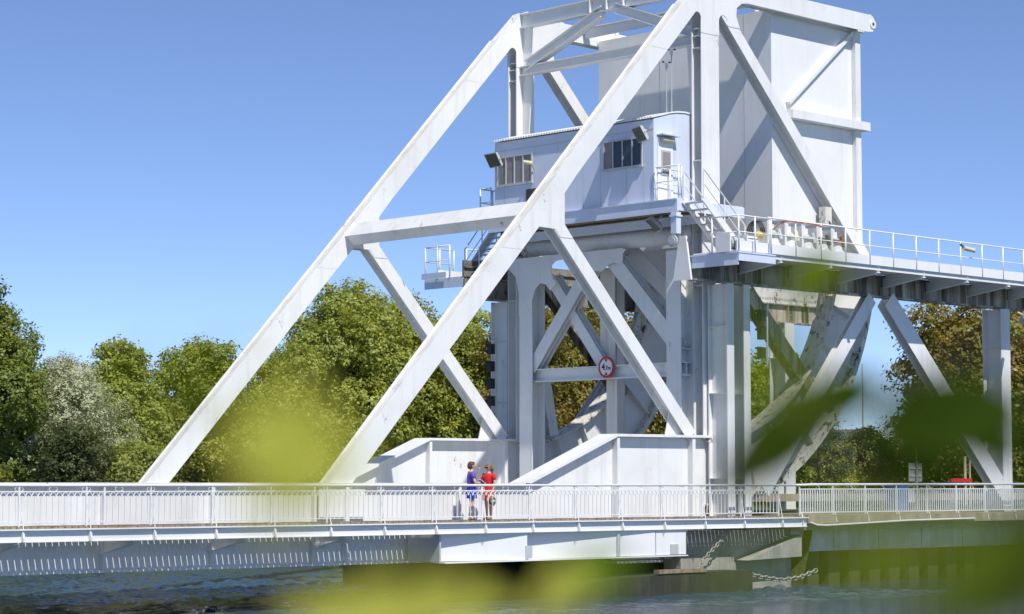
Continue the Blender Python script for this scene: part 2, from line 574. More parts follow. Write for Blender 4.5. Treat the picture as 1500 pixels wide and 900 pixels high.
# transverse members between the trusses
ya, yb = YN + T + .01, YF - .01
m = MB()   # apex strut, I section
m.box(57.22, 57.26, ya, yb, 19.98, 20.42)
m.box(57.10, 57.40, ya, yb, 20.42, 20.46)
m.box(57.10, 57.40, ya, yb, 19.94, 19.98)
for y in (53.3, 54.1, 54.9):
    m.box(57.08, 57.218, y, y + .04, 19.982, 20.418)
part("apex_strut", m, 'clean', bridge)
m = MB()
m.box(57.22, 57.26, ya, yb, 18.22, 18.50)
m.box(57.08, 57.40, ya, yb, 18.50, 18.53)
m.box(57.08, 57.40, ya, yb, 18.19, 18.22)
part("lower_strut", m, 'clean', bridge)
for s in (-1, 1):
    m = MB()
    pa, pb = (57.24, 54.03 + s * 4.15, 18.52), (57.24, 54.03 + s * .35, 19.96)
    m.beam(pa, pb, .05, .34, (1, 0, 0))
    pu = Vector((0, 0, .18))
    m.beam(Vector(pa) + pu, Vector(pb) + pu, .34, .03, (1, 0, 0))
    m.beam(Vector(pa) - pu, Vector(pb) - pu, .34, .03, (1, 0, 0))
    part("sway_brace", m, 'clean', bridge)
for s, y in ((1, ya), (-1, yb)):
    m = MB().prism([(y, 20.42), (y + s * .5, 20.38), (y + s * .42, 18.9), (y + s * .45, 18.2), (y + s * .3, 16), (y, 16)], 57.27, 57.31, 'x')
    part("sway_gusset", m, 'clean', bridge)
m = MB().box(60.5, 60.55, ya, yb, 20.02, 20.36)
m.box(60.35, 60.7, ya, yb, 20.36, 20.40)
part("cross_strut", m, 'clean', bridge)
# mid strut, lying along the slope of the main arm
d = Vector((1, 0, 1.059)).normalized()
nn = Vector((-d.z, 0, d.x))
c = Vector(((xL(11.75) + xR(11.75)) / 2, 0, 11.75))
m = MB()
poly = [c + d * i + nn * (j * .22) for i, j in ((-.22, -1), (.36, -1), (.36, 1), (-.22, 1))]
m.prism([(v.x, v.z) for v in poly], ya, yb, 'y')
m.prism([((c - d * .25 + nn * j).x, (c - d * .25 + nn * j).z) for j in (.23, .19)] + [((c + d * .39 + nn * j).x, (c + d * .39 + nn * j).z) for j in (.19, .23)], ya, yb, 'y')
part("mid_strut", m, 'white', bridge)
# pivot tube and its collars
m = MB().tube([(57, YN + .5, 11.78), (57, YF - .05, 11.88)], .33, 24)
part("pivot_tube", m, 'white', bridge, smooth=True)
for y in (YN + .62, YF - .75):
    m = MB()
    for dy, r in ((0, .44), (.14, .38), (.28, .46)):
        m.tube([(57, y + dy, 11.86), (57, y + dy + .10, 11.86)], r, 24)
    part("pivot_collar", m, 'mossy', bridge)
# road deck of the leaf, with cross beams
m = MB().box(20, 56.2, YN + .6, YF - .2, 2.30, 2.42)
x = 23.0
while x < 56:
    m.box(x, x + .2, YN + .2, YF - .1, 1.5, 2.298)
    x += 3.48
part("road_deck", m, 'greysteel', bridge)
# portal between the trusses
PX = 56.75
m = MB()
m.box(PX - .02, PX + .02, YN + .55, 57.75, 7.06, 7.44)
m.box(PX - .2, PX + .2, YN + .55, 57.75, 7.44, 7.48)
m.box(PX - .2, PX + .2, YN + .55, 57.75, 7.02, 7.06)
part("portal_beam", m, 'white', bridge)
for yc in (57.45, 50.45):
    m = MB()
    m.box(PX - .32, PX - .28, yc - .32, yc + .32, 1.6, 11.2)
    m.box(PX + .28, PX + .32, yc - .32, yc + .32, 1.6, 11.2)
    m.box(PX - .278, PX + .278, yc - .02, yc + .02, 1.6, 11.2)
    for z in (7.06, 7.44, 7.9):
        m.box(PX - .276, PX + .276, yc - .28, yc + .28, z, z + .03)
    part("portal_column", m, 'white', bridge)
for s in (-1, 1):
    m = MB()
    a, b = ((PX, 57.3, 7.5), (PX, 54.2, 11.2)) if s > 0 else ((PX, 50.35, 7.95), (PX, 53.5, 11.25))
    w = .46 if s > 0 else .56
    m.beam(a, b, .05, w - .04, (1, 0, 0))
    m.beam((PX - .2, a[1], a[2]), (PX - .2, b[1], b[2]), .03, w, (1, 0, 0))
    m.beam((PX + .2, a[1], a[2]), (PX + .2, b[1], b[2]), .03, w, (1, 0, 0))
    part("portal_brace", m, 'white', bridge)
corner = [(58.36, 11.44), (58.36, 11.14), (57.95, 10.8), (57.78, 10.2), (57.78, 9.4), (57.12, 9.4), (57.12, 9.9), (56.95, 10.3), (56.7, 10.5), (56.42, 10.43), (56.2, 10.2), (55.9, 10.45), (56.05, 10.6), (56.15, 10.85), (56.12, 11.1), (55.95, 11.22), (55.3, 11.30), (55.3, 11.44)]
centre = [(54.9, 11.3), (54.9, 11.44), (52.7, 11.44), (52.75, 10.9), (53.15, 10.98), (53.45, 10.9), (53.7, 10.7), (54.1, 10.75)]
for pg in (corner, centre):
    part("portal_gusset", MB().prism(pg, PX - .345, PX - .322, 'x'), 'white', bridge)
m = MB()
a, b = (PX + .25, 56.6, 10.7), (PX + .25, 53.9, 7.3)
m.beam(a, b, .05, .34, (1, 0, 0))
m.beam((PX + .05, a[1], a[2]), (PX + .05, b[1], b[2]), .03, .40, (1, 0, 0))
m.beam((PX + .45, a[1], a[2]), (PX + .45, b[1], b[2]), .03, .40, (1, 0, 0))
part("portal_brace", m, 'white', bridge)
m = MB().beam((58.5, 54.3, 11.7), (58.5, 50.4, 8.4), .06, .5, (1, 0, 0)).beam((58.3, 54.3, 11.7), (58.3, 50.4, 8.4), .03, .58, (1, 0, 0))
part("rear_brace", m, 'white', bridge)
m = MB().box(PX + .5, PX + .9, 53.8, 54.3, 5.0, 10.9)
m.box(PX + .3, PX + .34, 53.7, 54.4, 7.5, 10.9)
part("portal_hanger", m, 'stained', bridge)

# ------------------------------------------------------------------ the fixed machinery gantry
gantry = thing("track_gantry", "grimy white steel gantry with columns, raking struts and a long overhead walkway on the right", "gantry", (64, 54, 2.4))
GY = 48.75
def frame(y, x2):
    """one side frame: beam, columns, struts; out is the outward side of the frame"""
    m = MB()
    m.box(55.6, x2, y + .10, y + .16, 10.10, 10.78)
    m.box(55.6, x2, y - .04, y + .30, 10.04, 10.10)
    m.box(55.6, x2, y - .04, y + .30, 10.78, 10.83)
    x = 57.6
    while x < x2:
        m.box(x, x + .04, y - .03, y + .098, 10.102, 10.778)
        x += 1.315
    part("gantry_beam", m, 'grimy', gantry)
    for x0, x1 in ((57.0, 58.25), (72.1, 73.55)):
        m = MB()
        ya_, yb_ = (y - .06, y + .78) if y < 54 else (y - .2, y + .64)
        for xa_, xb_ in (((57.95, 58.28), (57.1, 57.45)) if x0 < 60 else ((72.95, 73.55),)):
            m.box(xa_, xb_, ya_, ya_ + .04, 2.1, 10.036)
            m.box(xa_, xb_, yb_ - .04, yb_, 2.1, 10.036)
            xm = (xa_ + xb_) / 2
            m.box(xm - .02, xm + .02, ya_ + .041, yb_ - .041, 2.1, 10.036)
            for z in (3.6, 6.4, 8.6):
                m.box(xa_, xm - .021, ya_ + .042, yb_ - .042, z, z + .03)
        part("column", m, 'white', gantry)
    for p, q in (((65.0, 10.0), (59.0, 3.2)), ((66.0, 10.0), (73.5, 2.7))):
        m = hmember(MB(), p, q, .68 if p[0] > 65.5 else .52, y - .05, y + (.32 if p[0] > 65.5 else .22))
        part("raking_strut", m, 'white', gantry)
frame(GY, 84)
frame(59.3, 77)
m = MB().box(66.0, 77, 59.36, 59.42, 10.84, 11.42)
for k in range(70):
    m.box(66.1 + k * .155, 66.16 + k * .155, 59.32, 59.358, 11.02, 11.08)
part("rack_girder", m, 'mossy', gantry)
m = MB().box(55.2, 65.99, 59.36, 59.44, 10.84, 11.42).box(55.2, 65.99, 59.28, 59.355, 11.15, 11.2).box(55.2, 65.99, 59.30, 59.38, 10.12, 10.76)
part("rack_girder", m, 'grime_shade', gantry)  # unlit stretch of the beam, its shade painted in along with the grime
def deck(y0, y1, yout, x2):
    m = MB().box(55.62, x2, y0, y1, 10.86, 10.90)
    part("deck_plate", m, 'clean', gantry)
    s = 1 if yout > 54 else -1
    m = MB().box(55.62, x2, min(yout, yout + s * .04), max(yout, yout + s * .04), 10.90, 11.22)
    m.box(56.5, x2, min(yout, yout - s * .03) - s * .03, max(yout, yout - s * .03) - s * .03, 10.74, 10.855)
    part("kick_plate", m, 'clean', gantry)
    x = 57.92
    while x < x2:
        yi = y0 if s > 0 else y1
        m = MB().prism([(yout, 10.84), (yout, 10.66), (yi, 10.40), (yi, 10.84)], x, x + .03, 'x')
        m.beam((x, yout, 10.66), (x, yi, 10.40), .16, .025, (1, 0, 0))
        part("cantilever_bracket", m, 'clean', gantry)
        x += 2.63
deck(47.05, GY + .1, 47.05, 84)
deck(59.4, 61.2, 61.2, 77)
m = MB().box(55.56, 57.4, 46.86, 46.9, 10.55, 10.80)      # near end of the deck: skirt beam and apron
m.box(55.52, 57.4, 46.84, 49.2, 10.80, 10.84)
m.box(55.56, 55.6, 46.9, 49.2, 10.42, 10.80)
part("end_platform", m, 'cabin', gantry)
m = MB().prism([(49.55, 10.05), (48.78, 10.05), (49.0, 11.5), (49.28, 11.5)], 55.42, 55.5, 'x')
part("end_post", m, 'clean', gantry)
m = MB().box(55.2, 57, 59.6, 61.4, 10.80, 10.84)
m.box(55.2, 55.24, 59.4, 61.45, 10.48, 10.80)
m.box(55.1, 55.14, 60.2, 61.5, 10.84, 11.05)
m.box(55.24, 57, 59.56, 59.59, 10.48, 10.8)
part("end_platform", m, 'cabin', gantry)

def handrail(name, pts, label, base, spacing, closed_ends=True, h=1.17, mids=(0.55,), r=.024, group=None):
    """tube railing that follows a line of floor points"""
    t = thing(name, label, "handrail", base, group)
    up = Vector((0, 0, h))
    P = [Vector(p) for p in pts]
    part("top_rail", MB().tube([p + up for p in P], r, 8), 'clean', t, smooth=True)
    for k in mids:
        part("mid_rail", MB().tube([p + Vector((0, 0, h * k)) for p in P], r * .75, 6), 'clean', t, smooth=True)
    pos = []
    for a, b in zip(P, P[1:]):
        L = (b - a).length
        kk = max(1, round(L / spacing))
        pos += [a.lerp(b, i / kk) for i in range(kk)]
    pos.append(P[-1])
    first = None
    for p in pos:
        if first is None:
            first = part("post", MB().tube([p, p + up], r * 1.15, 8), 'clean', t, smooth=True)
            p0 = p
        else:
            dup_part(first, p - p0, t)
    return t
handrail("gantry_handrail", [(57.3, 47.02, 10.9), (84, 47.02, 10.9)], "long white tube handrail along the near edge of the overhead gantry walkway", (57.3, 47.02, 10.9), 1.315)
handrail("gantry_handrail", [(57.2, 46.88, 10.84), (55.58, 46.88, 10.84), (55.58, 48.0, 10.84)], "short white handrail round the near end platform below the cabin stairs", (55.58, 46.88, 10.84), .8)
handrail("gantry_handrail", [(77, 61.15, 10.9), (57, 61.15, 10.9)], "white tube handrail on the far side walkway behind the counterweight", (77, 61.15, 10.9), 2.0)
handrail("gantry_handrail", [(56.6, 61.4, 10.84), (55.2, 61.4, 10.84), (55.2, 60.1, 10.84)], "white handrail round the far end platform left of the steps", (55.2, 61.4, 10.84), 0.7)

# ------------------------------------------------------------------ control cabin on its platform
cabin = thing("control_cabin", "pale blue grey metal control cabin with arched roof, high up inside the truss", "cabin", (56.7, 54, 12.3))
x0, x1, y0, y1, zb, zt = 55.2, 58.3, 50.18, 57.75, 12.70, 15.45
def archx(t): return x0 + (x1 - x0) * t
endp = [(x0, zb), (x1, zb), (x1, zt)] + [(archx(1 - k / 8), zt + .34 * math.sin(math.pi * k / 8)) for k in range(1, 8)] + [(x0, zt)]
m = MB().prism(endp, y0, y1, 'y')
part("wall", m, 'cabin', cabin)
m = MB()
for k in range(60):      # corrugated edge of the roof sheet
    ya_ = y0 - .03 + (y1 - y0 + .06) * k / 60
    yb_ = ya_ + .085
    pts = [(archx(t / 8) + (-.13 if t == 0 else .13 if t == 8 else 0), zt + .02 + .34 * math.sin(math.pi * t / 8)) for t in range(9)]
    m.prism(pts + [(x, z + .055) for x, z in reversed(pts)], ya_, yb_, 'y')
pts = [(archx(t / 8) + (-.05 if t == 0 else .05 if t == 8 else 0), zt + .025 + .34 * math.sin(math.pi * t / 8)) for t in range(9)]
m.prism(pts + [(x, z + .03) for x, z in reversed(pts)], y0 - .02, y1 + .02, 'y')
part("roof", m, 'clean', cabin)
m = MB()
for y in (57.25, 55.75, 54.6, 53.4, 52.6, 51.4, 50.6):
    m.box(x0 - .006, x0 - .001, y, y + .012, zb, zt - .3)
m.box(x0 - .012, x0 - .001, y0, y1, zt - .33, zt - .31)
part("panel_joint", m, 'greysteel', cabin)
def cabin_window(ya, yb, za, zb_, pane, n):
    m = MB()
    w = .05
    m.box(x0 - .05, x0 - .002, ya, yb, zb_ - w, zb_)
    m.box(x0 - .08, x0 - .002, ya - .03, yb + .03, za - .03, za + w)
    for k in range(n + 1):
        y = ya + (yb - ya - w) * k / n
        m.box(x0 - .048, x0 - .003, y, y + w, za + w, zb_ - w)
    f = part("window", m, 'greysteel', cabin)
    for k in range(n):
        a = ya + w + (yb - ya - w) * k / n
        b = ya + (yb - ya - w) * (k + 1) / n
        part("pane", MB().box(x0 - .02, x0 - .004, a, b, za + w, zb_ - w), pane if not (pane == 'glass' and k == 3) else 'mesh', f)
cabin_window(55.85, 57.62, 13.88, 14.92, 'mesh', 4)
cabin_window(50.66, 52.45, 13.93, 14.92, 'glass', 4)
m = MB()
for k in range(7):
    m.box(x0 - .05, x0 - .003, 55.65, 56.15, 13.15 + k * .07, 13.19 + k * .07)
m.box(x0 - .02, x0 - .002, 55.65, 56.15, 13.1, 13.66)
part("vent_grille", m, 'darkgrey', cabin)
m = MB().box(55.36, 56.1, y0 - .04, y0 - .003, 12.72, 14.86)
dr = part("door", m, 'clean', cabin)
part("frame", MB().box(55.52, 55.98, y0 - .07, y0 - .041, 13.62, 14.45), 'greysteel', dr)
part("pane", MB().box(55.57, 55.93, y0 - .08, y0 - .071, 13.68, 14.39), 'mesh', dr)
m = MB().box(55.35, 56.25, y0 - .3, y0 - .003, 14.92, 14.96)
part("door_canopy", m, 'cabin', cabin)
m = MB()
m.box(55.02, 55.08, 49.0, 57.9, 12.30, 12.66)
m.box(54.98, 55.3, 49.0, 57.9, 12.66, 12.695)
m.box(55.081, 58.4, 49.0, 49.06, 12.30, 12.66)
m.box(55.02, 55.079, 49.0, 57.9, 12.26, 12.298)
m.box(55.081, 58.4, 49.06, 50.2, 12.66, 12.69)
pf = part("platform", m, 'cabin', cabin)
part("soffit", MB().box(55.1, 58.3, 49.1, 57.85, 12.36, 12.42), 'ply', pf)
m = MB().box(56.2, 56.3, 49.2, 57.6, 11.98, 12.24)
m.box(56.1, 56.4, 49.2, 57.6, 12.24, 12.27)
part("bearer_beam", m, 'cabin', cabin)
m = MB().box(55.0, 55.22, 49.02, 49.26, 11.55, 12.255)
m.box(54.96, 55.26, 48.98, 49.3, 12.1, 12.16)
part("support_leg", m, 'cabin', cabin)
handrail("cabin_handrail", [(56.5, 50.0, 12.7), (55.15, 50.05, 12.7), (55.15, 49.05, 12.7), (55.3, 49.05, 12.7)], "white tube handrail on the landing outside the cabin door", (55.15, 49.05, 12.7), .7, h=1.1)

def stairs(name, label, p, q, width_dir, w, n=8):
    """open steel stairs from the top point p down to q"""
    p, q, wd = Vector(p), Vector(q), Vector(width_dir)
    t = thing(name, label, "stairs", q)
    for s in (0, 1):
        a, b = p + wd * (w * s), q + wd * (w * s)
        part("stringer", MB().beam(a, b, .05, .24, wd), 'clean', t)
    for k in range(n):
        c = p.lerp(q, (k + .5) / n) + wd * (w / 2)
        run = (q - p); run.z = 0; run.normalize()
        part("tread", MB().beam(c - wd * (w / 2 - .03), c + wd * (w / 2 - .03), .24, .035, run), 'greysteel', t)
    for s in (0, 1):
        a, b = p + wd * (w * s), q + wd * (w * s)
        up = Vector((0, 0, .95))
        rl = MB().tube([a + up, b + up], .024, 8)
        rl.tube([a + up * .5, b + up * .5], .018, 6)
        for k in (0, .5, 1):
            c = a.lerp(b, k)
            rl.tube([c, c + up], .024, 6)
        part("stair_rail", rl, 'clean', t)
    return t
stairs("steel_stairs", "white steel stairs from the cabin landing down to the near gantry walkway", (55.3, 48.95, 12.65), (57.35, 48.95, 10.95), (0, -1, 0), .85)
stairs("steel_stairs", "steel stairs with dark treads behind the cabin leading to the far end platform", (57.3, 58.98, 12.9), (55.6, 58.98, 10.9), (0, 1, 0), .75, 9)
handrail("cabin_handrail", [(56.5, 58.6, 12.8), (55.3, 58.6, 12.8), (55.3, 58.05, 12.8)], "grey handrail behind the far left corner of the cabin", (55.3, 58.6, 12.8), .7, h=1.1)

# ------------------------------------------------------------------ floodlights, masts, lamps and other fittings
def floodlight(label, pos, aim, size=.62):
    p = Vector(pos)
    t = thing("floodlight", label, "floodlight", p, "floodlights on the bridge")
    d = Vector(aim).normalized()
    side = d.cross(Vector((0, 0, 1))).normalized()
    upv = side.cross(d)
    c = p + d * .25
    m = MB()
    ring = lambda k, w, h: [c + d * k + side * (i * w) + upv * (j * h) for i, j in ((-1, -1), (1, -1), (1, 1), (-1, 1))]
    m.loft([ring(-.14, size * .25, size * .18), ring(-.05, size * .5, size * .38), ring(.06, size * .56, size * .44)])
    part("housing", m, 'greysteel', t)
    m = MB().loft([ring(.062, size * .50, size * .38), ring(.07, size * .50, size * .38)])
    part("lens", m, 'lens', t)
    m = MB().tube([p - d * .12, c], .035, 6)
    m.beam(c - side * size * .6, c + side * size * .6, .05, .03, (0, 0, 1))
    part("bracket", m, 'cream', t)
floodlight("floodlight on the far left top corner of the cabin, tilted down", (55.15, 57.5, 14.95), (-.9, .1, -.55))
floodlight("floodlight above the right hand window of the cabin, tilted down", (55.15, 50.45, 15.1), (-.85, .35, -.55))
floodlight("black backed floodlight under the cabin platform by its right end", (55.7, 50.4, 12.2), (-.6, .4, -.75), .66)
floodlight("floodlight hanging below the gantry walkway at the right column", (72.3, 47.4, 9.75), (.75, -.55, -.45), .66)
m = MB().tube([(55.16, 55.75, 14.35), (54.85, 55.6, 14.5)], .03, 6)
m.tube([(54.95, 55.62, 14.5), (54.75, 55.85, 14.55)], .07, 8)
one("security_camera", m, 'cream', "small cream security camera beside the left cabin window", "camera", (55.16, 55.75, 14.35))
m = MB().tube([(55.5, 50.05, 14.78), (56.05, 50.05, 14.78)], .075, 10)
one("wall_lamp", m, 'cream', "cream tube lamp above the cabin door", "lamp", (55.75, 50.05, 14.78))
for x, y, h, lab in ((56.35, 50.4, 17.75, "taller thin mast with a small dark wind sensor on the cabin roof"), (56.15, 50.45, 17.3, "shorter thin mast with a small dark wind sensor on the cabin roof")):
    t = thing("sensor_mast", lab, "mast", (x, y, 15.7), "wind sensor masts on the cabin roof")
    part("pole", MB().tube([(x, y, 15.5), (x, y, h)], .018, 6), 'greysteel', t)
    m = MB().tube([(x, y, h), (x, y, h + .16)], .05, 8)
    part("sensor_body", m, 'signwhite', t)
    m = MB().ell((x - .1, y + .05, h + .2), .045, .045, .03, 8, 5).ell((x + .1, y - .05, h + .2), .045, .045, .03, 8, 5)
    part("sensor_cup", m, 'black', t)
t = thing("walkway_camera", "cream box camera hanging on the gantry handrail near its middle", "camera", (68.0, 46.98, 12.0))
part("housing", MB().tube([(68.05, 46.95, 11.86), (68.65, 46.9, 11.80)], .085, 10), 'cream', t)
part("bracket", MB().tube([(67.95, 47.0, 12.0), (68.1, 46.95, 11.88)], .04, 6), 'darkgrey', t)
m = MB().box(72.6, 72.8, 47.05, 47.2, 11.25, 11.62)
one("control_box", m, 'black', "small black box fixed low on the gantry handrail at the far right", "box", (72.7, 47.1, 11.25))

# pumps and motors on the near gantry walkway
for k, x in enumerate((58.6, 59.5, 60.4, 61.2, 62.0)):
    lab = ["leftmost white pump unit beside the stairs on the gantry walkway", "second white pump unit from the stairs, with a cream valve", "middle white pump unit of the row on the gantry walkway",
           "white pump unit just left of the last in the gantry row", "rightmost white pump unit of the row, with a rusty valve on top"][k]
    t = thing("pump_unit", lab, "pump", (x, 48.2, 10.9), "pump units on the gantry walkway")
    m = MB().tube([(x, 48.2, 10.95), (x, 48.2, 11.75)], .24, 14)
    m.tube([(x, 48.2, 11.75), (x, 48.2, 11.83)], .29, 14)
    m.box(x - .3, x + .3, 47.95, 48.5, 10.902, 10.96)
    m.box(x - .34, x - .22, 47.9, 48.5, 11.05, 12.2)
    m.box(x - .36, x - .2, 47.86, 48.54, 12.2, 12.26)
    part("motor_body", m, 'pump', t)
    m = MB().tube([(x + .08, 47.9, 11.3), (x + .08, 48.02, 11.3)], .28, 16)
    m.tube([(x + .08, 47.82, 11.3), (x + .08, 47.9, 11.3)], .12, 12)
    part("end_flange", m, 'clean', t)
    m = MB().box(x - .16, x + .14, 48.02, 48.38, 11.832, 12.05)
    m.box(x - .2, x - .1, 47.94, 48.1, 11.9, 12.12)
    part("terminal_box", m, 'clean', t)
    m = MB().tube([(x - .25, 47.9, 11.72), (x + .3, 47.9, 11.72)], .05, 8).tube([(x + .3, 47.85, 11.55), (x + .3, 47.95, 11.9)], .07, 8)
    part("valve", m, ('greysteel', 'cream', 'greysteel', 'darkgrey', 'rustbrown')[k], t)
t = thing("life_float", "yellow float beside a coil of black hose on the gantry walkway", "float", (57.9, 48.1, 11.6))
part("float_body", MB().ell((57.9, 48.0, 11.62), .16, .2, .13, 12, 8), 'yellow', t, smooth=True)
part("float_ring", MB().tube([(57.74, 47.9, 11.62), (57.66, 47.9, 11.62)], .08, 8), 'cream', t)
m = MB()
for k in range(4):
    cx = 58.05 + k * .09
    m.tube([(cx + .02 * math.sin(a), 48.3 + .30 * math.cos(a), 11.75 + .38 * math.sin(a)) for a in [i * math.pi / 10 for i in range(11)]], .025, 6)
one("hose_coil", m, 'black', "black hydraulic hoses looped upright behind the yellow float", "hose", (58.1, 48.3, 11.6))
m = MB().tube([(57.9, 47.4, 11.75), (58.0, 47.1, 11.98), (58.4, 46.985, 12.045), (59.6, 46.985, 12.035), (60.0, 46.99, 12.0)], .022, 8)
one("orange_hose", m, 'orange', "orange hose lying along the gantry handrail", "hose", (57.3, 47, 11.5))
t = thing("winch", "white winch with grey cable drum at the near end of the gantry", "winch", (55.9, 47.6, 10.84))
part("drum", MB().tube([(55.5, 47.3, 11.15), (56.2, 47.3, 11.15)], .2, 14), 'greysteel', t)
part("frame", MB().box(55.4, 55.46, 47.1, 47.7, 10.842, 11.45).box(56.25, 56.31, 47.1, 47.7, 10.842, 11.45).box(55.46, 56.25, 47.55, 47.62, 11.1, 11.2), 'clean', t)
part("motor", MB().tube([(56.4, 47.5, 11.3), (57.1, 47.5, 11.3)], .18, 12), 'clean', t)
m = MB().tube([(54.93, 49.15, 11.3), (55.0, 49.15, 11.3)], .2, 18).tube([(54.9, 49.15, 11.3), (54.93, 49.15, 11.3)], .13, 14)
one("pulley", m, 'greysteel', "grey round pulley wheel on the post under the cabin landing", "pulley", (55, 49.15, 11.3))
for nm, lab, bx in (("equipment_cabinet", "white equipment cabinet standing behind the pump row on the gantry", (59.2, 60.6, 48.42, 48.7, 10.9, 12.0)), ("equipment_cabinet", "small grey junction cabinet near the foot of the cabin stairs", (56.6, 57.2, 48.0, 48.4, 10.9, 11.5))):
    t = thing(nm, lab, "cabinet", (bx[0], bx[2], bx[4]))
    part("casing", MB().box(*bx), 'clean', t)
    part("door", MB().box(bx[0] + .06, bx[1] - .06, bx[2] - .02, bx[2] - .002, bx[4] + .08, bx[5] - .06), 'cabin', t)
# cable loops by the far stairs
m = MB()
for k in range(4):
    m.tube([(56.4 + .03 * k, 58.1 + .5 * math.sin(a) + .07 * k, 12.1 + .75 * math.cos(a) * (1 if a < 1.6 else 1.2)) for a in [i * math.pi / 9 for i in range(9)]], .03, 6)
one("cable_loop", m, 'black', "black power cables drooping in loops beside the far stairs", "cable", (56.4, 58.3, 12))

# height limit sign
t = thing("height_sign", "round white road sign with red rim reading 4.7 m, on the portal beam", "sign", (PX - .3, 53.85, 7.38))
def disc(cy, cz, r, xa, xb, n=40):
    return MB().prism([(cy + r * math.cos(2 * math.pi * k / n), cz + r * math.sin(2 * math.pi * k / n)) for k in range(n)], xa, xb, 'x')
sx = PX - .24
part("rim", disc(53.58, 7.42, .37, sx - .03, sx), 'red', t)
part("face", disc(53.58, 7.42, .285, sx - .036, sx - .031), 'signwhite', t)
m = MB()
for s in (1, -1):
    m.prism([(53.58 - .07, 7.42 + s * .27), (53.58 + .07, 7.42 + s * .27), (53.58, 7.42 + s * .16)], sx - .042, sx - .037, 'x')
part("arrow_mark", m, 'black', t)
def text_part(txt, size, loc, parent, mat, rot):
    cu = bpy.data.curves.new("lettering", 'FONT')
    cu.body = txt
    cu.size = size
    cu.align_x = 'CENTER'
    cu.align_y = 'CENTER'
    cu.extrude = .004
    cu.offset = size * .02
    o = bpy.data.objects.new("tmp", cu)
    COL.objects.link(o)
    me = bpy.data.meshes.new_from_object(o.evaluated_get(bpy.context.evaluated_depsgraph_get()))
    bpy.data.objects.remove(o)
    me.transform(Matrix.Translation(Vector(loc) - wloc(parent)) @ Matrix.Rotation(R(rot), 4, 'Z') @ Matrix.Rotation(R(90), 4, 'X'))
    me.materials.clear()
    me.materials.append(M[mat])
    q = bpy.data.objects.new("lettering", me)
    COL.objects.link(q)
    q.parent = parent
    return q
text_part("4", .30, (sx - .041, 53.71, 7.42), t, 'black', -90)
text_part(".7m", .19, (sx - .041, 53.50, 7.385), t, 'black', -90)
part("bracket", MB().box(sx + .001, sx + .1, 53.45, 53.7, 7.38, 7.46), 'greysteel', t)

# signal boxes on the columns
for y, x, z0, n_, lab in ((59.02, 56.2, 5.6, 5, "column of dark signal boxes left of the far column, in front of the green trees"), (48.45, 58.55, 7.6, 3, "three dark signal boxes on the right side of the near gantry column")):
    t = thing("signal_light", lab, "signal", (x, y, z0), "signal boxes on the columns")
    for k in range(n_):
        m = MB().box(x - .08, x + .12, y - .11, y + .11, z0 + k * .62, z0 + .36 + k * .62)
        m.box(x - .16, x - .081, y - .13, y + .13, z0 + .3 + k * .62, z0 + .37 + k * .62)
        part("lamp_housing", m, 'black', t)
    part("mounting_pole", MB().tube([(x + .2, y - .1, z0 - .2), (x + .2, y - .1, z0 + .62 * n_)], .03, 6), 'greysteel', t)

# ------------------------------------------------------------------ walkway and railing
YR = 48.14
walk = thing("walkway", "narrow white cantilevered footway with weathered plank floor along the bridge", "walkway", (40, 48.8, 2.0))
m = MB()
x = 22.0
rr = random.Random(3)
while x < 60.3:
    dz = rr.uniform(-.004, .004)
    m.box(x, x + .165, YR - .05 + rr.uniform(-.012, .012), YN - .13, 2.34 + dz, 2.385 + dz)
    x += .165 + .030
part("planks", m, 'wood', walk)
m = MB()
m.box(22, 60.4, YR - .06, YR - .03, 2.03, 2.30)
m.box(22, 60.4, YR - .17, YR + .06, 2.30, 2.335)
m.box(22, 60.4, YR - .10, YR + .02, 2.01, 2.029)
part("fascia_beam", m, 'clean', walk)
m = MB().box(22, 60.4, 49.20, 49.36, 2.235, 2.335)
part("stringer", m, 'white', walk)
first = None
x = 23.0
xs = []
while x < 43:
    xs.append(x + .02)
    x += 3.48
for x in xs:
    if first is None:
        m = MB().prism([(YR - .02, 2.09), (YR - .02, 1.96), (YN + .09, 1.62), (YN + .09, 2.09)], x, x + .03, 'x')
        m.beam((x + .015, YR - .02, 1.955), (x + .015, YN + .09, 1.615), .2, .02, (1, 0, 0))
        first = part("bracket", m, 'white', walk)
        xf = x
    else:
        dup_part(first, (x - xf, 0, 0), walk)

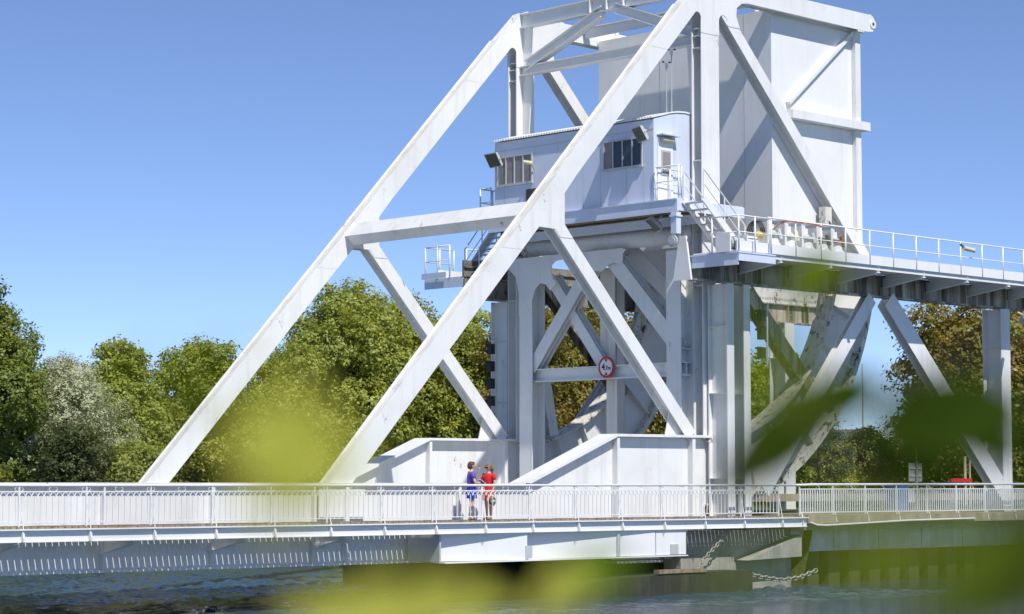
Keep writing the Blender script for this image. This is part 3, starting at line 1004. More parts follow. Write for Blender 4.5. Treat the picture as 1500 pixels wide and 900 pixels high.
def rail_post(x, mb=None):
    m = mb or MB()
    m.beam((x, YR, 2.04), (x, YR, 3.37), .034, .034, (1, 0, 0))
    m.prism([(YR - .065, 2.03), (YR - .20, 2.03), (YR - .20, 2.10), (YR - .12, 2.34), (YR - .065, 2.34)], x + .02, x + .045, 'x')
    m.tube([(x + .10, YR - .15, 2.05), (x + .07, YR - .09, 2.40), (x + .015, YR - .02, 2.95)], .014, 6)
    return m
def scroll(m, x, z, s=1):
    m.tube([(x + s * (.02 + .10 * math.sin(a)), YR, z + .05 + .055 * math.cos(a)) for a in [i * .45 for i in range(9)]], .009, 5)
def ornate_panel(x0, w):
    m = MB()
    n = 11
    st = w / n
    for k in range(n):
        x = x0 + st * (k + .5)
        m.beam((x, YR, 2.50), (x, YR, 3.14), .018, .018)
        for s in (-1, 1):
            m.tube([(x, YR, 2.50), (x + s * .035, YR, 2.47), (x + s * .05, YR, 2.50)], .008, 4)
    for k in range(n):
        x = x0 + st * k
        m.tube([(x + st / 2 - (st / 2 - .008) * math.cos(a), YR, 3.11 + .11 * math.sin(a)) for a in [i * math.pi / 6 for i in range(7)]], .013, 5)
    m.box(x0, x0 + w, YR - .013, YR + .013, 3.225, 3.255)
    m.box(x0, x0 + w, YR - .012, YR + .012, 2.485, 2.505)
    for s in (-1, 1):
        scroll(m, x0 + w / 2, 3.25, s)
        scroll(m, x0 + (0 if s > 0 else w), 3.25, s)
    return m
rail = thing("railing", "ornate white railing with small arches along the bridge footway", "railing", (24.27, YR, 2.4))
part("handrail", MB().tube([(22.3, YR, 3.395), (59.95, YR, 3.395)], .034, 8), 'clean', rail, smooth=True)
W = 1.93
X0 = 30.05 - 3 * W
fp = part("infill_panel", ornate_panel(X0, W), 'clean', rail)
pp = part("post", rail_post(X0), 'clean', rail)
k = 1
while X0 + k * W < 60.0:
    dup_part(pp, (k * W, 0, 0), rail)
    if X0 + (k + 1) * W < 60.3:
        dup_part(fp, (k * W, 0, 0), rail)
    k += 1
quay_rail = thing("railing", "plain white bar railing along the concrete quay at the right", "railing", (60.4, YR, 2.45))
part("handrail", MB().tube([(59.9, YR + .02, 3.40), (61, YR + .05, 3.42), (78, YR + .05, 3.45)], .04, 8), 'clean', quay_rail, smooth=True)
m = MB()
for k in range(14):
    x = 60.16 + .06 + k * .128
    m.beam((x, YR + .05, 2.50), (x, YR + .05, 3.26), .03, .04)
m.box(60.16, 60.16 + 1.8, YR + .035, YR + .065, 2.47, 2.505)
m.box(60.16, 60.16 + 1.8, YR + .035, YR + .065, 3.25, 3.285)
scroll(m, 61.06, 3.27)
fp = part("infill_panel", m, 'clean', quay_rail)
m = MB().beam((60.16, YR + .05, 2.3), (60.16, YR + .05, 3.40), .04, .04)
m.prism([(YR - .02, 2.1), (YR - .14, 2.1), (YR - .08, 2.4), (YR - .02, 2.5)], 60.15, 60.18, 'x')
pp = part("post", m, 'clean', quay_rail)
for k in range(1, 10):
    dup_part(fp, (k * 1.8, 0, 0), quay_rail)
    dup_part(pp, (k * 1.8, 0, 0), quay_rail)

# ------------------------------------------------------------------ abutment, pier, quay wall
ab = thing("abutment", "pale stained concrete abutment block under the end of the footway", "abutment", (57.5, 49.5, 0))
part("front_block", MB().prism([(54.85, -1), (60.5, -1), (60.5, 1.93), (54.85, 1.93)], 48.85, 49.5, 'y'), 'conc', ab)
part("lower_block", MB().box(54.78, 57.4, 48.72, 49.45, -1, 1.10), 'conc', ab)
part("ledge", MB().prism([(57.6, .95), (60.4, 1.02), (60.4, 1.75)], 48.3, 48.84, 'y'), 'conc', ab)
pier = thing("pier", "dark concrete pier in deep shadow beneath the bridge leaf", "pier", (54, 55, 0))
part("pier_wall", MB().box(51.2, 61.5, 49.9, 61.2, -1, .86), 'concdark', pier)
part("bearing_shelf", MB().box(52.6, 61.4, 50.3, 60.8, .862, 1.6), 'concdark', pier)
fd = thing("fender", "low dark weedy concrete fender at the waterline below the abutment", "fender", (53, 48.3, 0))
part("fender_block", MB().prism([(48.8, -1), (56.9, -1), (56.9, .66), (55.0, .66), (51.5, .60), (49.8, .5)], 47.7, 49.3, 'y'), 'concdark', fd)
part("fender_beam", MB().box(52.6, 54.8, 47.66, 47.9, .665, .78), 'wood', fd)
part("fender_post", MB().box(57.0, 57.35, 47.9, 48.3, -1, .66), 'concdark', fd)
# added plates for the girder web, set out and skewed for sun and shadow wedge
fas = thing("standin_plate", "white steel plates added beneath the footway, skewed to shape a shadow wedge, beside the dark pier", "girder", (48.7, 48.3, 1.1))
for (p, q, zl, zr) in (((44.0, 48.34), (47.30, 48.10), 1.23, 1.21), ((47.42, 48.34), (52.9, 48.10), 1.21, 1.22), ((52.95, 48.11), (54.35, 48.11), 1.22, 1.23)):
    m = MB().add([(p[0], p[1], zl), (q[0], q[1], zr), (q[0], q[1], 2.0), (p[0], p[1], 2.0), (p[0], p[1] + .04, zl), (q[0], q[1] + .04, zr), (q[0], q[1] + .04, 2.0), (p[0], p[1] + .04, 2.0)],
                 [(0, 1, 2, 3), (7, 6, 5, 4), (0, 4, 5, 1), (1, 5, 6, 2), (2, 6, 7, 3), (3, 7, 4, 0)])
    part("plate", m, 'clean', fas)
part("bottom_flange", MB().box(44.0, 54.4, 48.06, 48.6, 1.17, 1.205), 'white', fas)
part("web_stiffener", MB().box(47.22, 47.5, 48.08, 48.34, 1.24, 1.62).box(51.2, 51.32, 48.12, 48.17, 1.225, 1.9), 'greysteel', fas)
part("end_plate", MB().box(43.9, 43.96, 48.2, 49.55, 1.2, 2.0), 'greysteel', fas)
part("drain_slot", MB().box(53.6, 53.95, 48.07, 48.108, 1.23, 1.55), 'greysteel', fas)

quay = thing("quay_wall", "concrete quay wall of pale panels over dark sheet piles at the right", "wall", (66, 48.3, 0))
part("coping", MB().box(60.45, 90, 48.05, 49.25, 2.12, 2.40).box(60.5, 90, 48.0, 48.04, 2.1, 2.16), 'kerb', quay)
x = 60.45
k = 0
while x < 88:
    w = 2.55
    part("wall_panel", MB().box(x, x + w - .05, 48.95, 49.2, 1.15, 2.098), 'concpanel', quay)
    x += w
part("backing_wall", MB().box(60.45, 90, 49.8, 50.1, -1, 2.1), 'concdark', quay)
x = 60.6
first = None
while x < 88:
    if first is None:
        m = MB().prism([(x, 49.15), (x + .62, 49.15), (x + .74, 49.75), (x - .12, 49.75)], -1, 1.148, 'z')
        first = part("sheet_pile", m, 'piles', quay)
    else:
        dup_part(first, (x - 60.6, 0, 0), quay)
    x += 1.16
m = MB().tube([(60.5, 48.0, 2.16), (60.8, 47.97, 2.07), (61.3, 47.97, 2.05), (63, 47.97, 2.09), (66, 47.97, 2.17), (70, 47.97, 2.2)], .03, 6)
one("conduit", m, 'clean', "thin white conduit clipped along the quay coping below the railing", "pipe", (60.5, 48, 2.1))

def chain(label, pts, n, size):
    """links strung along a line, every other one turned"""
    m = MB()
    P = [Vector(p) for p in pts]
    cum = [0]
    for a, b in zip(P, P[1:]):
        cum.append(cum[-1] + (b - a).length)
    for k in range(n):
        s = cum[-1] * (k + .5) / n
        i = max(j for j in range(len(P) - 1) if cum[j] <= s)
        t = (s - cum[i]) / (cum[i + 1] - cum[i])
        c = P[i].lerp(P[i + 1], t)
        d = (P[i + 1] - P[i]).normalized()
        sd_ = d.cross(Vector((0, 1, 0)) if k % 2 else Vector((.5, .5, .7))).normalized()
        L = cum[-1] / n * .72
        m.tube([c + d * (L * math.cos(a)) + sd_ * (size * math.sin(a)) for a in [q * math.pi / 5 for q in range(11)]], size * .32, 6)
    one("chain", m, 'chain', label, "chain", pts[0], "chains by the abutment", True)
chain("heavy chain hanging down across the pale face of the abutment", [(56.75, 48.36, 1.95), (56.1, 48.3, 1.5), (55.3, 48.2, 1.05), (54.75, 48.0, .68)], 16, .055)
chain("heavy chain sagging between the fender and the quay piles", [(57.2, 48.0, .55), (58.0, 48.05, .40), (59.0, 48.05, .28), (60.0, 48.1, .33), (61.0, 48.15, .55)], 20, .065)

# ------------------------------------------------------------------ people
def skin_mesh(name, joints, edges, sub=2):
    """one continuous surface grown over a skeleton of joints (x, y, z, radius)"""
    me = bpy.data.meshes.new(name)
    me.from_pydata([j[:3] for j in joints], edges, [])
    o = bpy.data.objects.new("tmp_skin", me)
    COL.objects.link(o)
    md = o.modifiers.new("skin", 'SKIN')
    for i, j in enumerate(joints):
        r = j[3]
        me.skin_vertices[0].data[i].radius = (r if isinstance(r, tuple) else (r, r))
    me.skin_vertices[0].data[0].use_root = True
    md.use_smooth_shade = True
    sb = o.modifiers.new("sub", 'SUBSURF')
    sb.levels = sub
    sb.render_levels = sub
    dg = bpy.context.evaluated_depsgraph_get()
    out = bpy.data.meshes.new_from_object(o.evaluated_get(dg))
    bpy.data.objects.remove(o)
    return out

M['skin'] = plain("skin", (0.66, 0.42, 0.31), 0.5, var=0.12)
M['purple'] = plain("violet_cotton", (0.15, 0.09, 0.50), 0.8, var=0.2)
M['royal'] = plain("royal_blue_cotton", (0.02, 0.03, 0.45), 0.8, var=0.2)
M['reddress'] = plain("red_cotton", (0.70, 0.015, 0.02), 0.8, var=0.25)
M['hairbrown'] = plain("chestnut_hair", (0.12, 0.05, 0.025), 0.5, var=0.4, scale=40)
M['hairlight'] = plain("light_brown_hair", (0.30, 0.15, 0.06), 0.5, var=0.4, scale=40)
M['shoe'] = plain("tan_shoe", (0.42, 0.24, 0.17), 0.6)
M['straw'] = plain("straw", (0.68, 0.56, 0.36), 0.8, var=0.3, scale=30)
M['pants'] = plain("white_patterned_leggings", (0.62, 0.58, 0.62), 0.8, var=0.6, scale=30)

def person(label, base, face, H, hand_l, hand_r, elbow_l, elbow_r, garments, hairfn):
    """figure facing +X locally, turned by face; joints in metres for height H"""
    s = H / 1.68
    loc = Vector(base)
    J, E = [], []
    def j(x, y, z, r, par=None):
        J.append((x * s, y * s, z * s, (r * s if not isinstance(r, tuple) else (r[0] * s, r[1] * s))))
        if par is not None: E.append((par, len(J) - 1))
        return len(J) - 1
    pel = j(0, 0, .90, .135)
    wai = j(0, 0, 1.06, .105, pel)
    che = j(.01, 0, 1.24, .120, wai)
    sho = j(0, 0, 1.36, .085, che)
    nek = j(.01, 0, 1.43, .045, sho)
    nk2 = j(.02, 0, 1.49, .045, nek)
    jaw = j(.045, 0, 1.53, .066, nk2)
    hd = j(.03, 0, 1.59, .088, jaw)
    top = j(.02, 0, 1.645, .060, hd)
    nose = j(.122, 0, 1.565, .012, jaw)
    for sy in (-1, 1):
        hip = j(0, sy * .085, .84, .095, pel)
        kn = j(.02 + .02 * sy, sy * .085, .47, .055, hip)
        cf = j(-.01 + .02 * sy, sy * .085, .34, .054, kn)
        an = j(-.02 + .03 * sy, sy * .085, .075, .033, cf)
        ft = j(.06 + .03 * sy, sy * .095, .035, .034, an)
        j(.13 + .03 * sy, sy * .10, .025, .025, ft)
        el, ha = ((elbow_r, hand_r) if sy < 0 else (elbow_l, hand_l))
        sh = j(0, sy * .165, 1.345, .055, sho)
        e = j(el[0], el[1], el[2], .038, sh)
        wv = Vector(ha) - Vector(el)
        wd = wv.normalized()
        wr = j(ha[0], ha[1], ha[2], .026, e)
        pm = Vector(ha) + wd * .055
        pa = j(pm.x, pm.y, pm.z, .030, wr)
        side = wd.cross(Vector((0, 1, 0))).normalized()
        sp = wd.cross(side).normalized()
        for k, (o_, L) in enumerate(((-.026, .055), (-.009, .066), (.009, .062), (.026, .048))):
            a = pm + wd * .03 + side * o_
            f1 = a + wd * L * .6
            f2 = f1 + wd * L * .45 + sp * .018
            i1 = j(a.x, a.y, a.z, .009, pa)
            i2 = j(f1.x, f1.y, f1.z, .0085, i1)
            j(f2.x, f2.y, f2.z, .007, i2)
        a = pm - wd * .01 - side * .04
        i1 = j(a.x, a.y, a.z, .011, pa)
        f1 = a + wd * .04 - side * .015 + sp * .015
        j(f1.x, f1.y, f1.z, .009, i1)
    me = skin_mesh("person", J, E)
    for p in me.polygons: p.use_smooth = True
    me.materials.clear()
    me.materials.append(M['skin'])
    o = bpy.data.objects.new("person", me)
    COL.objects.link(o)
    o.location = loc
    o.rotation_euler = (0, 0, face)
    tag(o, label, "person")
    def child(nm, mb, mat, lab=None):
        c = part(nm, mb, mat, None, lab, True)
        c.parent = o
        return c
    for nm, rings, mat in garments:
        m = MB()
        rr_ = []
        for (cx, cz, rx, ry) in rings:
            nrg = 20
            rr_.append([((cx + rx * math.cos(2 * math.pi * k / nrg)) * s, ry * math.sin(2 * math.pi * k / nrg) * s, (cz + .0) * s) for k in range(nrg)])
        m.loft(rr_)
        if nm in ("dress", "blouse"):
            for sy, el in ((-1, elbow_r), (1, elbow_l)):
                a, b = Vector((0, sy * .15, 1.352)) * s, Vector((0, sy * .165, 1.345)) * s
                c = b.lerp(Vector(el) * s, .52)
                m.tube([a, b, b.lerp(c, .4), c], [.07 * s, .074 * s, .07 * s, .068 * s], 12)
        child(nm, m, mat)
    hm = MB()
    hairfn(hm, s)
    child("hair", hm, garments[0][3] if len(garments[0]) > 3 else hair_mat[0])
    # face: eyes, mouth and ears
    em = MB()
    for sy in (-1, 1):
        em.ell((.108 * s, sy * .032 * s, 1.585 * s), .012 * s, .016 * s, .008 * s, 8, 5)
    child("eyes", em, 'black')
    child("mouth", MB().ell((.108 * s, 0, 1.525 * s), .010 * s, .024 * s, .007 * s, 8, 5), 'red')
    er = MB()
    for sy in (-1, 1):
        er.ell((.025 * s, sy * .088 * s, 1.575 * s), .018 * s, .01 * s, .03 * s, 8, 5)
    child("ears", er, 'skin')
    for sy in (-1, 1):
        f = MB().ell(((.055 + .03 * sy) * s, sy * .095 * s, .032 * s), .13 * s, .046 * s, .038 * s, 12, 6)
        child("shoe", f, 'shoe')
    return o
hair_mat = ['hairbrown']
def hair_bob(m, s):
    m.ell((-.005 * s, 0, 1.615 * s), .105 * s, .102 * s, .088 * s, 16, 10)
    m.ell((-.045 * s, 0, 1.56 * s), .075 * s, .098 * s, .095 * s, 16, 10)
    m.ell((.055 * s, .01 * s, 1.658 * s), .055 * s, .075 * s, .035 * s, 12, 8)
def hair_tail(m, s):
    m.ell((-.005 * s, 0, 1.615 * s), .105 * s, .100 * s, .088 * s, 16, 10)
    m.ell((-.05 * s, 0, 1.57 * s), .07 * s, .092 * s, .075 * s, 16, 10)
    m.tube([(-.09 * s, 0, 1.61 * s), (-.15 * s, 0, 1.585 * s), (-.185 * s, 0, 1.50 * s), (-.17 * s, 0, 1.40 * s), (-.14 * s, 0, 1.33 * s)], [.035 * s, .055 * s, .06 * s, .045 * s, .015 * s], 10)
PA = (45.62, 48.72, 2.39)
blouse = ("blouse", [(0, .92, .125, .175), (0, 1.0, .120, .155), (0, 1.06, .115, .135), (.01, 1.2, .135, .150), (.01, 1.28, .13, .155), (0, 1.36, .105, .15), (.01, 1.405, .065, .085)], 'purple')
skirt = ("skirt", [(.0, .62, .165, .205), (0, .64, .168, .208), (0, .78, .155, .195), (0, .90, .13, .168), (0, 1.0, .112, .145)], 'royal')
person("woman in violet top and blue skirt with short dark hair, gesturing over an open book", PA, R(-28), 1.68,
       (.27, .16, 1.46), (.29, -.10, 1.06), (.24, .25, 1.22), (.05, -.25, 1.08), [blouse, skirt], hair_bob)
PB = (46.36, 48.76, 2.39)
hair_mat[0] = 'hairlight'
dress = ("dress", [(0, .58, .185, .215), (0, .60, .19, .22), (0, .75, .165, .20), (0, .90, .145, .178), (0, 1.04, .122, .142), (.01, 1.2, .14, .152), (.01, 1.28, .132, .157), (0, 1.36, .107, .152), (.01, 1.41, .062, .08)], 'reddress')
person("woman in short red dress with light brown ponytail and sunglasses, holding a straw hat", PB, R(192), 1.62,
       (.12, .22, .86), (.26, -.03, .84), (.02, .25, 1.08), (.05, -.22, 1.07), [dress], hair_tail)
# her sunglasses, the hat she holds and the open book
s = 1.62 / 1.68
sg = MB().box(.108 * s, .125 * s, -.07 * s, -.008 * s, 1.565 * s, 1.605 * s).box(.108 * s, .125 * s, .008 * s, .07 * s, 1.565 * s, 1.605 * s).box(.112 * s, .12 * s, -.008 * s, .008 * s, 1.59 * s, 1.60 * s)
sg.box(.0, .11 * s, -.098 * s, -.090 * s, 1.587 * s, 1.598 * s).box(.0, .11 * s, .090 * s, .098 * s, 1.587 * s, 1.598 * s)
o = one("sunglasses", sg, 'black', "dark sunglasses worn by the woman in red", "sunglasses", (0, 0, 0))
o.location = PB
o.rotation_euler = (0, 0, R(192))
hat = thing("straw_hat", "round straw hat held low in front of the red dress", "hat", (46.24, 48.52, 2.95))
nseg = 28
def hring(r, y): return [(46.24 + r * math.cos(2 * math.pi * k / nseg), 48.52 + y, 2.95 + r * math.sin(2 * math.pi * k / nseg)) for k in range(nseg)]
part("brim", MB().loft([hring(.19, 0), hring(.185, -.012), hring(.10, -.02), hring(.10, -.01)]), 'straw', hat, smooth=True)
part("crown", MB().loft([hring(.105, -.02), hring(.10, -.09), hring(.08, -.115), hring(.02, -.12)]), 'straw', hat, smooth=True)
part("band", MB().loft([hring(.108, -.022), hring(.107, -.048)]), 'hairbrown', hat)
bk = thing("book", "open book with white pages held by the woman in violet", "book", (45.90, 48.50, 3.40))
for sgn, nm in ((-1, "page_block"), (1, "page_block")):
    c = Vector((45.90, 48.50, 3.47))
    ax = Vector((.80, -.15, -.45 if sgn > 0 else -.62)).normalized()
    part(nm, MB().beam(c, c + ax * .15 * sgn, .22, .018, (.1, .9, .25)), 'signwhite', bk)
    part("cover", MB().beam(c - Vector((0, 0, .014)), c + ax * .158 * sgn - Vector((0, 0, .014)), .235, .006, (.1, .9, .25)), 'royal', bk)

# ------------------------------------------------------------------ trees and background
M['leaf_dark'] = leafmat("dark_green_leaves", (0.136, 0.187, 0.039), (0.290, 0.346, 0.065), (0.109, 0.144, 0.035))
M['leaf_mid'] = leafmat("mid_green_leaves", (0.172, 0.230, 0.037), (0.413, 0.437, 0.072), (0.138, 0.182, 0.030))
M['leaf_light'] = leafmat("fresh_green_leaves", (0.222, 0.299, 0.054), (0.447, 0.470, 0.099), (0.158, 0.210, 0.044))
M['leaf_silver'] = leafmat("silver_leaves", (0.348, 0.395, 0.249), (0.569, 0.585, 0.394), (0.221, 0.270, 0.145), trans=0.2)
M['leaf_rust'] = leafmat("rusty_chestnut_leaves", (0.112, 0.170, 0.030), (0.337, 0.291, 0.058), (0.270, 0.122, 0.035))
M['leaf_brown'] = leafmat("brownish_bush_leaves", (0.078, 0.099, 0.034), (0.140, 0.159, 0.054), (0.055, 0.079, 0.024))
M['leaf_yellow'] = leafmat("yellow_green_leaves", (0.150, 0.200, 0.031), (0.275, 0.275, 0.050), (0.100, 0.138, 0.025))
M['needle'] = leafmat("pine_needles", (0.040, 0.072, 0.029), (0.080, 0.112, 0.040), (0.032, 0.056, 0.022), trans=0.1)

def crown_mesh(name, blobs, n, size, seed, shell=.55, droop=0.0, narrow=1.0):
    """n leaf-sized diamonds, bunched in twig clumps through the volume of the blobs"""
    rng = np.random.default_rng(seed)
    vol = np.array([b[3] * b[4] * b[5] for b in blobs]) ** .75
    nb = rng.choice(len(blobs), size=max(60, n // 22), p=vol / vol.sum())
    B = np.array(blobs)
    nc = len(nb)
    u = rng.normal(size=(nc, 3)); u /= np.linalg.norm(u, axis=1)[:, None]
    rad = (shell + (1.04 - shell) * rng.random(nc) ** .7)
    rad *= 1 + .16 * np.sin(7 * u[:, 0] + nb) * np.cos(6 * u[:, 2] + 2 * nb)
    cen = B[nb, :3] + u * rad[:, None] * B[nb, 3:6]
    # small sprays that break the outline
    k = rng.integers(0, nc, n)
    cl = rng.normal(size=(n, 3)) * (size * 1.9)
    cl[:, 2] *= .75
    pos = cen[k] + cl
    nrm = u[k] * .9 + rng.normal(size=(n, 3)) * .55 + np.array([0, 0, .55])
    nrm /= np.linalg.norm(nrm, axis=1)[:, None]
    a = rng.normal(size=(n, 3)); a[:, 2] -= droop
    a -= nrm * (a * nrm).sum(1)[:, None]
    a /= np.linalg.norm(a, axis=1)[:, None]
    b = np.cross(nrm, a)
    s = size * (.6 + .8 * rng.random(n))[:, None]
    w = s * .58 * narrow
    v = np.stack([pos - a * s, pos + b * w, pos + a * s + nrm * s * .25, pos - b * w], 1).reshape(-1, 3)
    me = bpy.data.meshes.new(name)
    me.vertices.add(len(v)); me.vertices.foreach_set("co", v.astype(np.float32).ravel())
    me.loops.add(4 * n); me.loops.foreach_set("vertex_index", np.arange(4 * n, dtype=np.int32))
    me.polygons.add(n); me.polygons.foreach_set("loop_start", np.arange(0, 4 * n, 4, dtype=np.int32))
    me.update(); me.validate()
    return me

def tree(name, label, cat, loc, H, rx, leaf, n, size, seed, trunk=.22, low=.25, nb=12, group=None, shape='round', droop=0.0, narrow=1.0, mat_trunk='bark'):
    rng = random.Random(seed)
    t = thing(name, label, cat, loc, group)
    blobs = []
    for k in range(nb):
        f = (k + .5) / nb
        z = H * (low + (1 - low) * f) * rng.uniform(.95, 1.03)
        if shape == 'round':
            env = math.sqrt(max(.05, 1 - ((f - .42) / .62) ** 2))
        elif shape == 'tall':
            env = (.75 + .25 * math.sin(f * 3.1)) * (1 if f < .6 else max(.25, 1.45 - f * 1.15))
        else:
            env = max(.2, 1.05 - f * .85)
        a = k * 2.4 + rng.uniform(-.4, .4)
        d = rx * env * rng.uniform(.35, .75)
        r = rx * env * rng.uniform(.38, .58) + .25
        blobs.append((d * math.cos(a), d * math.sin(a), min(z, H - r * .75), r, r, r * rng.uniform(.75, 1.0)))
    for k in range(nb // 2 if H > 5 else 3):      # spires that break the outline
        a, d = rng.uniform(0, 6.28), rx * rng.uniform(.1, .75)
        hz = H * (1.0 - .30 * (d / rx) ** 1.5) * rng.uniform(.88, 1.04)
        rr2 = rx * rng.uniform(.13, .2)
        blobs.append((d * math.cos(a), d * math.sin(a), hz - rr2 * 1.6, rr2, rr2, rr2 * 2.2))
    blobs.append((0, 0, H * (low + .52 * (1 - low)), rx * .62, rx * .62, H * (1 - low) * .42))
    me = crown_mesh("crown", blobs, int(n * 1.5), size * .80, seed, droop=droop, narrow=narrow)
    me.materials.append(M[leaf])
    c = bpy.data.objects.new("crown", me)
    COL.objects.link(c)
    c.parent = t
    m = MB()
    m.tube([(0, 0, -.3), (.05, 0, H * low * .6), (0, .08, H * .5), (0, 0, H * .8)], [trunk * 1.25, trunk, trunk * .6, trunk * .15], 10)
    for bl in blobs[:nb]:
        z0_ = max(H * low * .6, bl[2] - rng.uniform(.25, .5) * H * .5)
        m.tube([(0, 0, z0_), (bl[0] * .5, bl[1] * .5, (z0_ + bl[2]) / 2 + .1), (bl[0], bl[1], bl[2])], [trunk * .45, trunk * .3, trunk * .1], 6)
    for i, p in enumerate(m.v):
        m.v[i] = (p[0] + loc[0], p[1] + loc[1], p[2] + loc[2])
    part("trunk", m, mat_trunk, t, smooth=True)
    return t
GT = "trees on the far bank"
tree("poplar_tree", "tall dark green tree at the far left edge", "tree", (57.6, 95, 2.2), 10.9, 2.9, 'leaf_dark', 42000, .11, 11, low=.08, nb=16, group=GT, shape='tall')
tree("poplar_tree", "dark tree half out of view beyond the far left tree", "tree", (55.2, 99, 2.2), 10.6, 3.2, 'leaf_dark', 26000, .12, 12, low=.08, nb=14, group=GT, shape='tall')
tree("willow_tree", "silvery pale leaved willow between dark and bright green trees at left", "tree", (61.3, 95, 2.2), 7.4, 3.3, 'leaf_silver', 36000, .11, 13, low=.1, group=GT, narrow=.6)
tree("bush", "brownish dark bush in front of the silvery willow", "bush", (57.9, 88.2, 2.2), 4.0, 1.7, 'leaf_brown', 16000, .09, 14, low=.05, nb=9, group="bushes on the far bank")
tree("broadleaf_tree", "bright green tree with peaked top right of the silvery willow", "tree", (66.4, 97, 2.2), 8.6, 3.0, 'leaf_light', 34000, .12, 15, low=.1, group=GT, shape='tall')
tree("bush", "fresh green bush low at left just above the bridge girder", "bush", (60.6, 87.2, 2.2), 3.0, 1.6, 'leaf_light', 13000, .10, 16, low=.05, nb=8, group="bushes on the far bank")
tree("broadleaf_tree", "green tree behind the lower end of the far sloping arm", "tree", (70.9, 96, 2.2), 8.7, 2.8, 'leaf_mid', 32000, .12, 17, low=.08, group=GT)
tree("broadleaf_tree", "smaller green tree in the gap between the two sloping arms", "tree", (73.0, 92, 2.2), 8.2, 2.6, 'leaf_light', 30000, .12, 18, low=.05, group=GT)
tree("broadleaf_tree", "big green tree with the highest crown, seen between the sloping arms", "tree", (78.6, 94, 2.2), 12.0, 3.9, 'leaf_light', 56000, .13, 19, low=.06, nb=18, group=GT)
tree("broadleaf_tree", "full green tree behind the crossing of the near arm and counter diagonal", "tree", (84.0, 95, 2.2), 11.6, 3.6, 'leaf_mid', 46000, .13, 20, low=.05, nb=16, group=GT)
tree("broadleaf_tree", "olive tree seen through the portal just right of the far portal column", "tree", (88.3, 90, 2.2), 10.6, 3.0, 'leaf_rust', 30000, .12, 21, low=.05, group=GT)
tree("broadleaf_tree", "green tree filling the view just left of the far columns", "tree", (87.2, 94, 2.2), 11.0, 2.9, 'leaf_light', 30000, .13, 41, low=.05, nb=14, group=GT)
tree("chestnut_tree", "rusty leaved tree seen through the portal behind the height sign", "tree", (93.6, 92, 2.2), 12.0, 3.6, 'leaf_rust', 40000, .14, 22, low=.05, nb=16, group=GT)
tree("chestnut_tree", "brown green tree behind the right half of the portal", "tree", (98.6, 93, 2.2), 11.6, 3.6, 'leaf_rust', 30000, .14, 23, low=.05, group=GT)
tree("broadleaf_tree", "dark green tree behind the curved rocker", "tree", (104, 92, 2.2), 6.5, 3.6, 'leaf_dark', 30000, .15, 24, low=.05, group=GT)
tree("broadleaf_tree", "tall dark green tree seen under the gantry between the column and the curved rocker", "tree", (115.5, 95, 2.2), 9.6, 4.2, 'leaf_mid', 30000, .16, 35, low=.05, group=GT)
tree("broadleaf_tree", "dark green tree low behind the rolling tread", "tree", (97, 82, 2.2), 6.2, 3.3, 'leaf_dark', 26000, .13, 25, low=.05, group=GT)
tree("chestnut_tree", "large rusty horse chestnut tree behind the raking strut at right", "tree", (95.8, 66.0, 2.3), 10.4, 4.3, 'leaf_rust', 44000, .14, 26, low=.1, nb=16, group=GT)
tree("chestnut_tree", "large rusty horse chestnut tree at the right edge behind the right column", "tree", (104.5, 66.0, 2.3), 11.4, 4.4, 'leaf_rust', 44000, .14, 27, low=.08, nb=16, group=GT)
tree("bush", "rounded yellow green bush behind the quay railing at right", "bush", (95.0, 72.0, 2.3), 3.9, 3.1, 'leaf_yellow', 20000, .09, 28, low=.02, nb=9, group="bushes behind the quay")
tree("bush", "green bush behind the quay railing left of the yellow green one", "bush", (91.0, 72.0, 2.3), 3.0, 2.2, 'leaf_mid', 18000, .09, 29, low=.02, nb=9, group="bushes behind the quay")
tree("bush", "yellow green bush at the foot of the right hand column", "bush", (101.0, 62.5, 2.3), 3.0, 2.2, 'leaf_yellow', 16000, .10, 30, low=.02, nb=9, group="bushes behind the quay")
tree("bush", "olive bush at the far left corner above the bridge girder", "bush", (55.2, 91.5, 2.2), 1.9, 1.1, 'leaf_yellow', 7000, .09, 31, low=.02, nb=7, group="bushes on the far bank")
# a young pine
t = thing("pine_tree", "young pine with open dark branches right of the rolling tread", "tree", (86.3, 68.0, 2.3), GT)
rng = random.Random(5)
m = MB()
L0 = (86.3, 68.0, 2.3)
m.tube([L0, (86.4, 68.0, 4.5), (86.3, 67.9, 6.4)], [.12, .09, .02], 8)
bl = []
for k in range(15):
    z = 3.4 + 3.0 * k / 15
    a = k * 2.4
    L = (1.9 - .095 * k) * rng.uniform(.7, 1.1)
    p = Vector((86.3 + L * math.cos(a), 68.0 + L * math.sin(a), z + .35 * L))
    m.tube([(86.3, 68.0, z), p], [.035, .012], 5)
    bl.append((p.x - L0[0], p.y - L0[1], p.z - L0[2], .34, .34, .24))
    bl.append(((p.x - L0[0]) * .6, (p.y - L0[1]) * .6, p.z - L0[2] - .1, .26, .26, .18))
part("trunk", m, 'bark', t)
me = crown_mesh("crown", bl, 9000, .07, 77, narrow=.35, shell=.3)
me.materials.append(M['needle'])
c = bpy.data.objects.new("crown", me); COL.objects.link(c); c.parent = t
# far wood that closes the view behind the single trees
wb = []
rng = random.Random(8)
for k in range(16):
    x = 62 + k * 4.4
    wb.append((x, 118 + rng.uniform(-4, 4) - .12 * k, 4.5 + rng.uniform(-.6, .6), 4, 3, rng.uniform(3.2, 4.6)))
me = crown_mesh("far_wood", wb, 70000, .2, 90, shell=.4)
me.materials.append(M['leaf_mid'])
o = bpy.data.objects.new("far_wood", me); COL.objects.link(o)
o['kind'] = 'stuff'; o['label'] = "far green wood behind the trees of the bank"; o['category'] = "wood"

